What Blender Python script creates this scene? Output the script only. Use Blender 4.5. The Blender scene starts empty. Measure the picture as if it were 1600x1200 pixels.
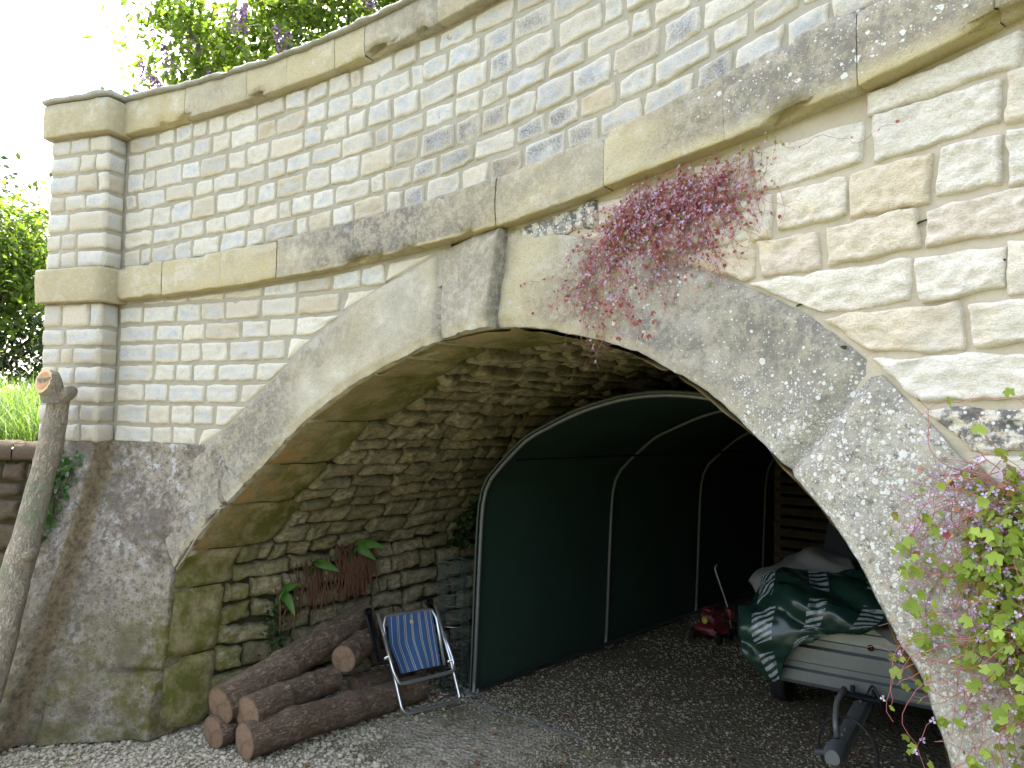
import bpy, math, random
import numpy as np
from mathutils import Matrix, Vector, noise as mn

random.seed(7); rng = np.random.default_rng(7)
S = bpy.context.scene
COL = S.collection
EYE = 1.75

# ---------------------------------------------------------------- camera
PITCH = math.atan(55/1200); ROLL = 0.022
F_ = Vector((0, math.cos(PITCH), math.sin(PITCH)))
U0 = Vector((0, -math.sin(PITCH), math.cos(PITCH)))
R_ = Vector((1, 0, 0))*math.cos(ROLL)+U0*math.sin(ROLL)
U_ = -Vector((1, 0, 0))*math.sin(ROLL)+U0*math.cos(ROLL)
cd = bpy.data.cameras.new('camera'); co = bpy.data.objects.new('camera', cd); COL.objects.link(co)
cd.lens = 27; cd.sensor_width = 36; cd.clip_start = .05; cd.clip_end = 500
M3 = Matrix((R_, U_, -F_)).transposed()
co.matrix_world = Matrix.Translation((0, 0, EYE)) @ M3.to_4x4()
S.camera = co
# ---------------------------------------------------------------- sky, sun, exposure
TO_SUN = Vector((-.22, .78, 1.0)).normalized()
SUN_EL = math.asin(TO_SUN.z); SUN_AZ = math.atan2(TO_SUN.x, TO_SUN.y)
W = bpy.data.worlds.new('World'); S.world = W; W.use_nodes = True
wn = W.node_tree; wn.nodes.clear()
sky = wn.nodes.new('ShaderNodeTexSky'); sky.sky_type = 'NISHITA'; sky.sun_disc = False
sky.sun_elevation = SUN_EL; sky.sun_rotation = SUN_AZ; sky.dust_density = 4.0; sky.air_density = 1.0
hs = wn.nodes.new('ShaderNodeHueSaturation'); hs.inputs['Saturation'].default_value = .62
bg = wn.nodes.new('ShaderNodeBackground'); bg.inputs['Strength'].default_value = .15
wo = wn.nodes.new('ShaderNodeOutputWorld')
wn.links.new(sky.outputs[0], hs.inputs['Color']); wn.links.new(hs.outputs[0], bg.inputs[0]); wn.links.new(bg.outputs[0], wo.inputs[0])
sl = bpy.data.lights.new('sun', 'SUN'); sl.energy = 3.2; sl.angle = math.radians(.5); sl.color = (1, .95, .86)
so = bpy.data.objects.new('sun', sl); COL.objects.link(so)
so.rotation_euler = (-TO_SUN).to_track_quat('-Z', 'Y').to_euler(); so.location = TO_SUN*30
S.view_settings.view_transform = 'Standard'; S.view_settings.look = 'None'; S.view_settings.gamma = 1
S.view_settings.exposure = 2.88
S.cycles.max_bounces = 8; S.cycles.diffuse_bounces = 5; S.cycles.transparent_max_bounces = 8

# ---------------------------------------------------------------- material helpers
class NT:
    def __init__(s, name, rough=.9, spec=.2):
        s.m = bpy.data.materials.new(name); s.m.use_nodes = True; s.t = s.m.node_tree
        s.b = s.t.nodes['Principled BSDF']; s.b.inputs['Roughness'].default_value = rough
        s.b.inputs['Specular IOR Level'].default_value = spec
        s.tc = s.t.nodes.new('ShaderNodeTexCoord'); s.o = s.tc.outputs['Object']
    def lk(s, a, b): s.t.links.new(a, b)
    def setin(s, sock, v):
        if hasattr(v, 'is_output'): s.lk(v, sock)
        else: sock.default_value = v if not isinstance(v, tuple) or len(v) != 3 else (*v, 1)
    def noise(s, scale, detail=4, rough=.6, vec=None, dist=0):
        n = s.t.nodes.new('ShaderNodeTexNoise'); n.inputs['Scale'].default_value = scale
        n.inputs['Detail'].default_value = detail; n.inputs['Roughness'].default_value = rough
        n.inputs['Distortion'].default_value = dist
        s.lk(vec or s.o, n.inputs['Vector']); return n.outputs['Fac']
    def vor(s, scale, vec=None, feat='F1', out='Distance'):
        n = s.t.nodes.new('ShaderNodeTexVoronoi'); n.inputs['Scale'].default_value = scale; n.feature = feat
        s.lk(vec or s.o, n.inputs['Vector']); return n.outputs[out]
    def stretch(s, sc):
        n = s.t.nodes.new('ShaderNodeMapping'); n.inputs['Scale'].default_value = sc; s.lk(s.o, n.inputs['Vector']); return n.outputs[0]
    def ramp(s, fac, stops):
        n = s.t.nodes.new('ShaderNodeValToRGB'); e = n.color_ramp.elements
        while len(e) < len(stops): e.new(.5)
        for i, (p, c) in enumerate(stops):
            e[i].position = p; e[i].color = (c, c, c, 1) if isinstance(c, (int, float)) else (*c, 1)
        s.lk(fac, n.inputs[0]); return n.outputs[0]
    def mix(s, fac, a, b, mode='MIX'):
        n = s.t.nodes.new('ShaderNodeMix'); n.data_type = 'RGBA'; n.blend_type = mode
        s.setin(n.inputs[0], fac); s.setin(n.inputs[6], a); s.setin(n.inputs[7], b); return n.outputs[2]
    def math(s, op, a, b=0.0, clamp=True):
        n = s.t.nodes.new('ShaderNodeMath'); n.operation = op; n.use_clamp = clamp
        s.setin(n.inputs[0], a); s.setin(n.inputs[1], b); return n.outputs[0]
    def attr(s, name='col'):
        n = s.t.nodes.new('ShaderNodeAttribute'); n.attribute_name = name
        q = s.t.nodes.new('ShaderNodeSeparateColor'); s.lk(n.outputs['Color'], q.inputs[0]); return q.outputs[0], q.outputs[1], q.outputs[2]
    def bump(s, h, strength=.5, dist=.01):
        n = s.t.nodes.new('ShaderNodeBump'); n.inputs['Strength'].default_value = strength; n.inputs['Distance'].default_value = dist
        s.lk(h, n.inputs['Height']); s.lk(n.outputs[0], s.b.inputs['Normal']); return s
    def col(s, c): s.setin(s.b.inputs['Base Color'], c); return s

def leaf_mat(name, stops, trans=.45, rough=.45):
    n = NT(name, rough, .3); r, g, b = n.attr()
    c = n.ramp(r, stops); n.col(c)
    tr = n.t.nodes.new('ShaderNodeBsdfTranslucent'); mx = n.t.nodes.new('ShaderNodeMixShader'); mx.inputs[0].default_value = trans
    n.lk(n.mix(1.0, c, (1.0, 1.0, .55), 'MULTIPLY'), tr.inputs[0])
    out = n.t.nodes['Material Output']; n.lk(n.b.outputs[0], mx.inputs[1]); n.lk(tr.outputs[0], mx.inputs[2]); n.lk(mx.outputs[0], out.inputs[0])
    return n.m

# quarry-faced limestone: r = tone of the stone, g = 0 at its margin .. 1 in its middle, b = second random
def m_facing():
    n = NT('rock_faced_limestone', .92, .15); r, g, b = n.attr()
    base = n.ramp(r, [(0, (.44, .355, .22)), (.16, (.53, .46, .34)), (.45, (.625, .57, .46)), (.72, (.57, .52, .425)), (.9, (.67, .63, .54)), (1, (.50, .435, .33))])
    n1 = n.noise(34, 6, .7); n2 = n.noise(9, 4, .6); n3 = n.noise(130, 3, .7)
    core = n.math('MULTIPLY', n.math('MULTIPLY', g, n.ramp(n.noise(20, 6, .7), [(.36, .0), (.60, 1)])), n.ramp(b, [(.05, .1), (.75, .95)]))
    base = n.mix(n.math('MULTIPLY', n.math('SUBTRACT', 1.0, g), .45), base, (.66, .60, .475))
    c = n.mix(core, base, (.445, .47, .50))
    mould = n.t.nodes.new('ShaderNodeAttribute'); mould.attribute_name = 'mould'
    mm = n.math('MULTIPLY', mould.outputs['Fac'], n.math('MULTIPLY', n.ramp(n3, [(.30, .1), (.62, .9)]), n.ramp(n2, [(.3, .3), (.6, 1)])))
    mm = n.math('MULTIPLY', mm, n.math('ADD', n.math('MULTIPLY', g, .8), .2))
    c = n.mix(mm, c, (.15, .15, .16))
    c = n.mix(n.math('MULTIPLY', n.ramp(n.noise(16, 5, .7), [(.56, 0), (.72, 1)]), .45), c, (.46, .36, .19))
    grain = n.noise(230, 4, .75); pit = n.ramp(n.vor(95), [(.08, 0), (.22, 1)])
    c = n.mix(n.math('MULTIPLY', n.ramp(grain, [(.50, 0), (.64, 1)]), .36), c, (.25, .225, .185))
    c = n.mix(n.math('MULTIPLY', n.ramp(n.noise(75, 5, .75), [(.54, 0), (.66, 1)]), .34), c, (.26, .235, .20))
    n.col(c); n.bump(n.math('ADD', n.math('ADD', n.math('MULTIPLY', n1, .8), n.math('MULTIPLY', n3, .7), False), n.math('ADD', n.math('MULTIPLY', grain, .5), n.math('MULTIPLY', pit, .25), False), False), .8, .006); return n.m
def m_pale():
    n = NT('pale_coarse_limestone', .92, .15); r, g, b = n.attr()
    base = n.ramp(r, [(0, (.64, .545, .40)), (.3, (.70, .64, .53)), (.6, (.74, .69, .60)), (.85, (.70, .655, .57)), (1, (.66, .56, .46))])
    st = n.noise(30, 8, .72, n.stretch((1, 1, 2.6)), .6); n3 = n.noise(120, 3, .7)
    c = n.mix(n.ramp(st, [(.5, 0), (.75, .6)]), base, (.60, .50, .36))
    c = n.mix(n.ramp(n.noise(5, 5, .7), [(.58, 0), (.72, .5)]), c, (.60, .50, .22))
    mould = n.t.nodes.new('ShaderNodeAttribute'); mould.attribute_name = 'mould'
    c = n.mix(n.math('MULTIPLY', mould.outputs['Fac'], n.ramp(n.noise(26, 5, .75), [(.42, 0), (.54, 1)])), c, (.13, .13, .13))
    c = n.mix(n.math('MULTIPLY', mould.outputs['Fac'], n.ramp(n.vor(60), [(.22, 1), (.3, 0)])), c, (.72, .71, .68))
    grain = n.noise(190, 4, .75); cr = n.noise(17, 8, .8, n.stretch((1, 1, 2.2)), .8)
    c = n.mix(n.math('MULTIPLY', n.ramp(grain, [(.50, 0), (.66, 1)]), .30), c, (.42, .36, .27))
    c = n.mix(n.ramp(n.math('ABSOLUTE', n.math('SUBTRACT', cr, .5, False), 0, False), [(0, .55), (.022, 0)]), c, (.25, .20, .14))
    c = n.mix(n.ramp(n.noise(3.2, 4, .6), [(.52, 0), (.7, .35)]), c, (.60, .57, .53))
    n.col(c); n.bump(n.math('ADD', n.math('ADD', n.math('MULTIPLY', st, 1.0), n.math('MULTIPLY', n3, .5), False), n.math('ADD', n.math('MULTIPLY', grain, .4), n.math('MULTIPLY', cr, .8), False), False), .8, .007); return n.m
def m_mortar(name='mortar', a=(.29, .265, .205), b=(.385, .355, .29)):
    n = NT(name, .95, .1); n1 = n.noise(60, 5, .7)
    c = n.mix(n1, a, b); c = n.mix(n.ramp(n.noise(7, 4), [(.55, 0), (.75, .6)]), c, (.25, .22, .17))
    n.col(c); n.bump(n1, .6, .006); return n.m
# dressed limestone: r = black mould and step shade, g = white lichen, b = ochre / moss and warm bounce
def m_dressed():
    n = NT('weathered_dressed_limestone', .93, .12); r, g, b = n.attr()
    n1 = n.noise(7, 6, .7); n2 = n.noise(45, 6, .75); n3 = n.noise(150, 3, .7); n4 = n.noise(18, 5, .7, None, .4)
    c = n.mix(n1, (.36, .325, .245), (.56, .52, .425))
    c = n.mix(n.math('MULTIPLY', b, n.ramp(n4, [(.3, .5), (.6, 1)])), c, (.44, .365, .19))
    k = n.math('MULTIPLY', n.ramp(n.math('ADD', n.math('MULTIPLY', n2, .6), n.math('MULTIPLY', n4, .4)), [(.42, 0), (.54, 1)]), r)
    c = n.mix(n.math('MULTIPLY', k, .88), c, (.115, .105, .10))
    c = n.mix(n.math('MULTIPLY', n.ramp(n.noise(3.3, 7, .75), [(.54, 0), (.62, 1)]), .5), c, (.58, .545, .46))
    c = n.mix(n.math('MULTIPLY', r, .48), c, (.20, .18, .15))
    c = n.mix(n.math('MULTIPLY', n.ramp(n.noise(13, 7, .8), [(.50, 0), (.58, 1)]), n.math('MULTIPLY', r, .7)), c, (.40, .355, .27))
    c = n.mix(n.math('MULTIPLY', n.ramp(n3, [(.57, 0), (.66, .8)]), .55), c, (.10, .095, .085))
    def dots(sc, size, thr):
        vd = n.t.nodes.new('ShaderNodeTexVoronoi'); vd.inputs['Scale'].default_value = sc; n.lk(n.o, vd.inputs['Vector'])
        q = n.t.nodes.new('ShaderNodeSeparateColor'); n.lk(vd.outputs['Color'], q.inputs[0])
        edge = n.math('ADD', vd.outputs['Distance'], n.math('MULTIPLY', n.math('SUBTRACT', n3, .5, False), .35, False), False)
        d = n.math('LESS_THAN', edge, n.math('MULTIPLY', q.outputs[0], size))
        den = n.math('MULTIPLY', g, n.ramp(n4, [(.36, .08), (.60, 1)]))
        return n.math('MULTIPLY', d, n.math('GREATER_THAN', n.math('MULTIPLY', den, thr, False), q.outputs[1]))
    m = n.math('MAXIMUM', n.math('MAXIMUM', dots(40, .52, .42), dots(80, .55, .80)), n.math('MULTIPLY', dots(170, .6, 1.0), .7))
    c = n.mix(n.math('MULTIPLY', n.math('MULTIPLY', g, .8), n.ramp(n2, [(.40, 0), (.62, .7)])), c, (.50, .48, .43))
    c = n.mix(n.math('MULTIPLY', g, n.ramp(n.noise(38, 5, .75), [(.36, .85), (.46, 0)])), c, (.13, .12, .11))
    c = n.mix(n.math('MULTIPLY', m, .92), c, (.63, .62, .585))
    n.col(c); n.bump(n.math('ADD', n2, n.math('MULTIPLY', n3, .5), False), .6, .010); return n.m
def m_haunch():
    n = NT('lichened_rough_masonry', .94, .1); r, g, b = n.attr()
    n1 = n.noise(5, 6, .7); n2 = n.noise(30, 7, .75); n3 = n.noise(110, 3, .7)
    c = n.mix(n1, (.25, .21, .165), (.43, .38, .315))
    c = n.mix(n.ramp(n2, [(.40, .85), (.52, 0)]), c, (.12, .105, .09))
    c = n.mix(n.math('MULTIPLY', n.ramp(n.noise(15, 7, .75), [(.54, 0), (.62, 1)]), g), c, (.50, .49, .49))
    c = n.mix(n.ramp(n.vor(34), [(.10, .9), (.16, 0)]), c, (.10, .09, .08))
    c = n.mix(n.ramp(n.noise(2.6, 7, .75), [(.46, 0), (.60, .8)]), c, (.15, .125, .10))
    c = n.mix(n.ramp(n.noise(4.6, 6, .75), [(.58, 0), (.66, .6)]), c, (.50, .46, .40))
    c = n.mix(n.math('MULTIPLY', b, n.ramp(n.noise(9, 5, .7), [(.35, 0), (.6, 1)])), c, (.13, .12, .035))
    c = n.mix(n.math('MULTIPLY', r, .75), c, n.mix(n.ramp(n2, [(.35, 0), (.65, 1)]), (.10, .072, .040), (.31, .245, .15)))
    n.col(c); n.bump(n.math('ADD', n2, n.math('MULTIPLY', n3, .6), False), .9, .016); return n.m
# vault: r tone, g margin, b = moss
def m_vault():
    n = NT('damp_vault_rubble', .9, .2); r, g, b = n.attr()
    base = n.ramp(r, [(0, (.31, .255, .145)), (.3, (.42, .355, .215)), (.65, (.52, .45, .295)), (1, (.46, .37, .21))])
    n1 = n.noise(26, 7, .72, n.stretch((1, 1, 1.6)), .5); n2 = n.noise(90, 3, .7)
    c = n.mix(n.ramp(n1, [(.42, .7), (.6, 0)]), base, (.14, .12, .075))
    c = n.mix(n.math('MULTIPLY', b, n.ramp(n.noise(8, 5, .7), [(.38, 0), (.6, 1)])), c, (.16, .155, .035))
    c = n.mix(n.math('MULTIPLY', n.math('SUBTRACT', 1.0, g), .55), c, (.06, .06, .03))
    n.col(c); n.bump(n.math('ADD', n1, n.math('MULTIPLY', n2, .4), False), .8, .012); return n.m
def m_soffit():
    n = NT('mossy_soffit_stone', .92, .15); r, g, b = n.attr()
    n1 = n.noise(4, 6, .7); n2 = n.noise(40, 6, .7)
    c = n.mix(n1, (.30, .235, .115), (.40, .345, .21))
    c = n.mix(n.math('MULTIPLY', r, n.ramp(n.noise(7, 5, .7), [(.34, 0), (.58, 1)])), c, (.13, .13, .03))
    c = n.mix(n.math('MULTIPLY', n.ramp(n2, [(.52, 0), (.66, 1)]), .5), c, (.13, .11, .05))
    c = n.mix(n.math('MULTIPLY', g, n.ramp(n.noise(9, 6, .7), [(.44, 0), (.58, .9)])), c, (.42, .25, .10))
    n.col(c); n.bump(n2, .5, .012); return n.m
def m_simple(name, c, rough=.6, metal=0, spec=.4, var=.25, sc=30, bump=0):
    n = NT(name, rough, spec); n.b.inputs['Metallic'].default_value = metal
    f = n.noise(sc, 5, .65)
    n.col(n.mix(f, tuple(x*(1-var) for x in c), tuple(min(1, x*(1+var)) for x in c)))
    if bump: n.bump(f, .5, bump)
    return n.m
def m_bark(name, a, b, cc, long=(30, 30, 4), lichen=None):
    n = NT(name, .9, .15)
    if long is None:                       # grain follows the limb: the colour attribute holds length and direction round it
        at = n.t.nodes.new('ShaderNodeAttribute'); at.attribute_name = 'col'; mp = n.t.nodes.new('ShaderNodeMapping'); mp.inputs['Scale'].default_value = (7, 4.2, 4.2)
        n.lk(at.outputs['Vector'], mp.inputs['Vector']); vec = mp.outputs[0]; sc = 1.0
    else: vec = n.stretch(long); sc = 1.0
    v = n.noise(1.6, 8, .78, vec, .6); fis = n.math('ABSOLUTE', n.math('SUBTRACT', n.noise(3.0, 5, .7, vec, 1.0), .5, False), 0, False)
    fl = n.noise(20, 5, .75); fi = n.noise(160, 3, .7)
    c = n.mix(n.ramp(v, [(.3, 0), (.7, 1)]), a, b); c = n.mix(n.ramp(fl, [(.54, 0), (.62, .85)]), c, cc)
    c = n.mix(n.ramp(fis, [(0, .7), (.035, 0)]), c, tuple(x*.35 for x in a)); c = n.mix(n.math('MULTIPLY', n.ramp(fi, [(.5, 0), (.62, 1)]), .5), c, tuple(x*.6 for x in a))
    if lichen: c = n.mix(n.ramp(n.noise(4, 7, .75), [(.50, 0), (.60, .8)]), c, lichen)
    n.col(c); n.bump(n.math('ADD', n.math('ADD', v, n.math('MULTIPLY', fl, .5), False), n.math('ADD', n.ramp(fis, [(0, 0), (.06, .6)]), n.math('MULTIPLY', fi, .3), False), False), .8, .009); return n.m
def m_rings(name, a, b):
    n = NT(name, .85, .15); r, g, bb = n.attr(); w = n.t.nodes.new('ShaderNodeMath'); w.operation = 'SINE'
    n.lk(n.math('ADD', n.math('MULTIPLY', r, 75.0, False), n.math('MULTIPLY', n.noise(18, 3), 9.0, False), False), w.inputs[0])
    c = n.mix(n.math('MULTIPLY', n.math('ADD', w.outputs[0], 1.0, False), .28, False), a, b); c = n.mix(n.ramp(n.noise(30, 6, .75), [(.45, 0), (.7, .7)]), c, tuple(x*.45 for x in a))
    c = n.mix(n.ramp(r, [(.86, 0), (.97, .7)]), c, (.09, .065, .045))
    n.col(c); n.bump(n.noise(90, 4), .6, .005); return n.m
MAT = {}
MAT['facing'] = m_facing(); MAT['pale'] = m_pale(); MAT['mortar'] = m_mortar()
MAT['pmortar'] = m_mortar('tan_mortar', (.40, .345, .255), (.50, .445, .345))
MAT['dressed'] = m_dressed(); MAT['haunch'] = m_haunch(); MAT['vault'] = m_vault(); MAT['soffit'] = m_soffit()
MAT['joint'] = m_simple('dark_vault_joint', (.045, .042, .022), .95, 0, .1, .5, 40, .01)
MAT['slate'] = m_simple('grey_weathered_flag', (.30, .285, .24), .9, 0, .2, .35, 30, .008)

# ---------------------------------------------------------------- mesh helpers
class MB:
    """collects geometry; build() links it as one mesh object"""
    def __init__(s): s.v = []; s.f = []; s.m = []; s.c = []; s.mo = []
    def grid(s, pts, cols=None, mi=0, mould=None, closed=False):
        nr, nc = len(pts), len(pts[0]); o = len(s.v)
        for i in range(nr):
            for j in range(nc):
                s.v.append(tuple(pts[i][j])); s.c.append(cols[i][j] if cols else (.5, .5, .5)); s.mo.append(mould[i][j] if mould else 0.)
        for i in range(nr-1):
            for j in range(nc if closed else nc-1):
                k = (j+1) % nc
                s.f.append((o+i*nc+j, o+i*nc+k, o+(i+1)*nc+k, o+(i+1)*nc+j)); s.m.append(mi)
        return o
    def poly(s, pts, mi=0, c=(.5, .5, .5)):
        o = len(s.v); s.v += [tuple(p) for p in pts]; s.c += [c]*len(pts); s.mo += [0.]*len(pts)
        s.f.append(tuple(range(o, o+len(pts)))); s.m.append(mi)
    def box(s, c, ax, sz, mi=0, bev=.0):
        """c centre, ax three unit axes, sz half sizes"""
        c = Vector(c); X, Y, Z = [Vector(a) for a in ax]; b = min(bev, .9*min(sz))
        P = []
        for sx in (-1, 1):
            for sy in (-1, 1):
                for sz_ in (-1, 1):
                    P.append((sx, sy, sz_))
        if b <= 0:
            o = len(s.v)
            for p in P: s.v.append(tuple(c+X*p[0]*sz[0]+Y*p[1]*sz[1]+Z*p[2]*sz[2])); s.c.append((.5,)*3); s.mo.append(0.)
            for q in ((0, 1, 3, 2), (4, 6, 7, 5), (0, 4, 5, 1), (2, 3, 7, 6), (0, 2, 6, 4), (1, 5, 7, 3)): s.f.append(tuple(o+i for i in q)); s.m.append(mi)
            return
        o = len(s.v); idx = {}
        for p in P:
            for k in range(3):
                d = [sz[i]-(0 if i == k else b) for i in range(3)]
                idx[p, k] = len(s.v); s.v.append(tuple(c+X*p[0]*d[0]+Y*p[1]*d[1]+Z*p[2]*d[2])); s.c.append((.5,)*3); s.mo.append(0.)
        def F(*q): s.f.append(tuple(q)); s.m.append(mi)
        for k in range(3):
            a, e = [i for i in range(3) if i != k]
            for sg in (-1, 1):
                q = []
                for (u, w) in ((-1, -1), (1, -1), (1, 1), (-1, 1)):
                    p = [0, 0, 0]; p[k] = sg; p[a] = u; p[e] = w; q.append(idx[tuple(p), k])
                F(*q)
        for k in range(3):
            a, e = [i for i in range(3) if i != k]
            for u in (-1, 1):
                for w in (-1, 1):
                    p = [0, 0, 0]; p[a] = u; p[e] = w; p0 = list(p); p1 = list(p); p0[k] = -1; p1[k] = 1
                    F(idx[tuple(p0), a], idx[tuple(p1), a], idx[tuple(p1), e], idx[tuple(p0), e])
        for p in P: F(idx[p, 0], idx[p, 1], idx[p, 2])
    def tube(s, path, r, n=8, mi=0, cap=True, c=(.5, .5, .5), wob=0, closed=False, along=False):
        path = [Vector(p) for p in path]; L = len(path); rr = r if isinstance(r, (list, tuple)) else [r]*L
        rings = []; prev = None
        for i, p in enumerate(path):
            if closed: t = path[(i+1) % L]-path[i-1]
            else: t = path[min(i+1, L-1)]-path[max(i-1, 0)]
            t.normalize()
            if prev is None:
                a = t.cross(Vector((0, 0, 1))); 
                if a.length < .1: a = t.cross(Vector((1, 0, 0)))
            else: a = prev-t*prev.dot(t)
            a.normalize(); prev = a; b = t.cross(a)
            ring = []
            for k in range(n):
                th = 2*math.pi*k/n; q = a*math.cos(th)+b*math.sin(th); rad = rr[i]
                if wob: rad *= 1+wob*mn.noise((p+q*rr[i])*6)+wob*.6*mn.noise((p+q*rr[i])*22)
                ring.append(p+q*rad)
            rings.append(ring)
        if closed: rings.append(rings[0])
        cc = [[c]*n for _ in rings]
        if along:
            acc = random.random()*3; cc = []
            for i in range(len(rings)):
                if i: acc += (path[i]-path[i-1]).length
                cc.append([(acc, .5+.5*math.cos(2*math.pi*k/n), .5+.5*math.sin(2*math.pi*k/n)) for k in range(n)])
        o = s.grid(rings, cc, mi, None, True)
        if cap and not closed:
            s.f.append(tuple(o+k for k in range(n))); s.m.append(mi)
            s.f.append(tuple(o+(len(rings)-1)*n+k for k in range(n))); s.m.append(mi)
        return rings
    def build(s, name, mats, parent=None, smooth=True):
        me = bpy.data.meshes.new(name); me.from_pydata(s.v, [], s.f)
        mats = mats if isinstance(mats, (list, tuple)) else [mats]
        for m in mats: me.materials.append(m)
        me.polygons.foreach_set('material_index', s.m)
        if smooth: me.polygons.foreach_set('use_smooth', [True]*len(s.f))
        at = me.color_attributes.new('col', 'FLOAT_COLOR', 'POINT')
        at.data.foreach_set('color', np.array([(*c, 1.) for c in s.c], dtype=np.float32).ravel())
        if any(s.mo):
            a2 = me.attributes.new('mould', 'FLOAT', 'POINT'); a2.data.foreach_set('value', np.array(s.mo, dtype=np.float32))
        me.update()
        o = bpy.data.objects.new(name, me); COL.objects.link(o)
        if parent: o.parent = parent
        return o
def np_obj(name, V, idx, k, mat, parent=None, colr=None, smooth=False):
    """many k-gons at once; V (n,3), idx (m,k), colr (n,)"""
    me = bpy.data.meshes.new(name); n = len(V); m = len(idx)
    me.vertices.add(n); me.vertices.foreach_set('co', np.asarray(V, np.float32).ravel())
    me.loops.add(m*k); me.loops.foreach_set('vertex_index', np.asarray(idx, np.int32).ravel())
    me.polygons.add(m); me.polygons.foreach_set('loop_start', np.arange(0, m*k, k, dtype=np.int32))
    if smooth: me.polygons.foreach_set('use_smooth', np.ones(m, bool))
    me.update(calc_edges=True); me.validate()
    me.materials.append(mat)
    if colr is not None:
        at = me.color_attributes.new('col', 'FLOAT_COLOR', 'POINT')
        c = np.ones((n, 4), np.float32); c[:, :3] = np.asarray(colr)[:, None] if np.ndim(colr) == 1 else colr
        at.data.foreach_set('color', c.ravel())
    o = bpy.data.objects.new(name, me); COL.objects.link(o)
    if parent: o.parent = parent
    return o
def thing(name, label, cat, loc=(0, 0, 0), group=None):
    o = bpy.data.objects.new(name, None); COL.objects.link(o); o.location = loc; o.empty_display_size = .1
    o['label'] = label; o['category'] = cat
    if group: o['group'] = group
    return o
def tag(o, label, cat, group=None, kind=None):
    if label: o['label'] = label
    if cat: o['category'] = cat
    if group: o['group'] = group
    if kind: o['kind'] = kind
    return o
def fbm(p, o=3):
    p = Vector(p); v = 0; a = 1
    for _ in range(o): v += a*mn.noise(p); p = p*2.1+Vector((3.1, 1.7, 5.3)); a *= .5
    return v
def lerp(a, b, t): return a+(b-a)*t
def interp(x, tab):
    if x <= tab[0][0]: return tab[0][1]
    for (x0, y0), (x1, y1) in zip(tab, tab[1:]):
        if x <= x1: return y0+(y1-y0)*(x-x0)/(x1-x0)
    (x0, y0), (x1, y1) = tab[-2:]; return y1
def sstep(a, b, x):
    t = max(0, min(1, (x-a)/(b-a))); return t*t*(3-2*t)

# ---------------------------------------------------------------- the curved facade: s runs along it, z up, h out of it
L0 = Vector((-1.8117, 4.32)); RAD = 8.3689; CC = Vector((-5.43026, -3.22613)); DEL = math.radians(13)
D2 = Vector((.78131, -.62414)); A2 = Vector((.62414, .78131))          # across and along the tunnel
def plan(s, h=0):
    th = -DEL+s/RAD; v = A2*math.cos(th)+D2*math.sin(th); return CC+v*(RAD-h)
def flare(s, z):
    if z >= 1.52: return 0
    A = interp(s, [(-1.1, .50), (-.55, .50), (-.1, .16), (.15, .08), (.45, 0)]) if s < 2 else 0
    return A*((1.52-z)/1.52)**1.12
def Mw(s, z, h=0):
    p = plan(s, h+flare(s, z)); return Vector((p.x, p.y, z))
def uv_of(p): q = Vector((p[0], p[1]))-L0; return q.dot(D2), q.dot(A2)
def UV(u, v, z): p = L0+D2*u+A2*v; return Vector((p.x, p.y, z))
STR_B = [(-1.1, 2.375), (-.6, 2.395), (0, 2.42), (1, 2.464), (1.8, 2.52), (2.2, 2.55), (2.75, 2.615), (3.2, 2.66), (3.6, 2.70), (4, 2.762), (7.5, 3.15)]
STR_T = [(-1.1, 2.56), (-.56, 2.585), (0, 2.615), (.52, 2.642), (1.08, 2.682), (1.67, 2.715), (2.18, 2.757), (2.8, 2.825), (3.29, 2.898), (3.6, 2.94), (4, 2.99), (7.5, 3.40)]
COP_B = [(-1.1, 3.37), (-.58, 3.386), (0, 3.42), (.5, 3.445), (1.62, 3.508), (3, 3.60), (4, 3.67), (7.5, 3.95)]
COP_T = [(-1.1, 3.60), (-.58, 3.615), (.5, 3.632), (1.0, 3.648), (1.6, 3.69), (3, 3.80), (4, 3.87), (7.5, 4.15)]
RIN = [(0, .874), (.21, 1.155), (.53, 1.433), (.84, 1.69), (1.15, 1.873), (1.48, 2.006), (1.80, 2.10), (2.16, 2.128), (2.49, 2.075), (2.78, 1.994), (2.94, 1.915), (3.07, 1.838), (3.23, 1.717), (3.36, 1.596), (3.48, 1.477), (3.56, 1.37), (3.665, 1.183), (3.75, 1.03), (3.80, .88)]
ROUT = [(-.20, 1.28), (-.04, 1.48), (.23, 1.62), (.65, 1.94), (.91, 2.133), (1.17, 2.28), (1.47, 2.392), (1.75, 2.478), (1.95, 2.53), (2.2, 2.53), (2.45, 2.47), (2.78, 2.36), (3.16, 2.21), (3.38, 2.105), (3.51, 2.0), (3.62, 1.887), (3.79, 1.717), (4.0, 1.46), (4.15, 1.2), (4.25, .95)]
def smooth_curve(pts, n):
    """Catmull-Rom through pts, resampled evenly"""
    P = [Vector((*p, 0)) for p in pts]; out = []
    for i in range(len(P)-1):
        a = P[max(i-1, 0)]; b = P[i]; c = P[i+1]; d = P[min(i+2, len(P)-1)]
        for k in range(12):
            t = k/12
            out.append(.5*((2*b)+(c-a)*t+(2*a-5*b+4*c-d)*t*t+(3*b-a-3*c+d)*t**3))
    out.append(P[-1])
    acc = [0]
    for p, q in zip(out, out[1:]): acc.append(acc[-1]+(q-p).length)
    res = []; j = 0
    for i in range(n):
        t = acc[-1]*i/(n-1)
        while j < len(acc)-2 and acc[j+1] < t: j += 1
        f = (t-acc[j])/max(1e-9, acc[j+1]-acc[j]); q = out[j].lerp(out[j+1], f); res.append((q.x, q.y))
    return res
RINs = smooth_curve(RIN, 181); ROUTs = smooth_curve(ROUT, 181)
LEFT_OUT = [(z, s) for s, z in ROUTs if s < 2.1]; RIGHT_OUT = sorted([(z, s) for s, z in ROUTs if s > 2.2])
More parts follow.
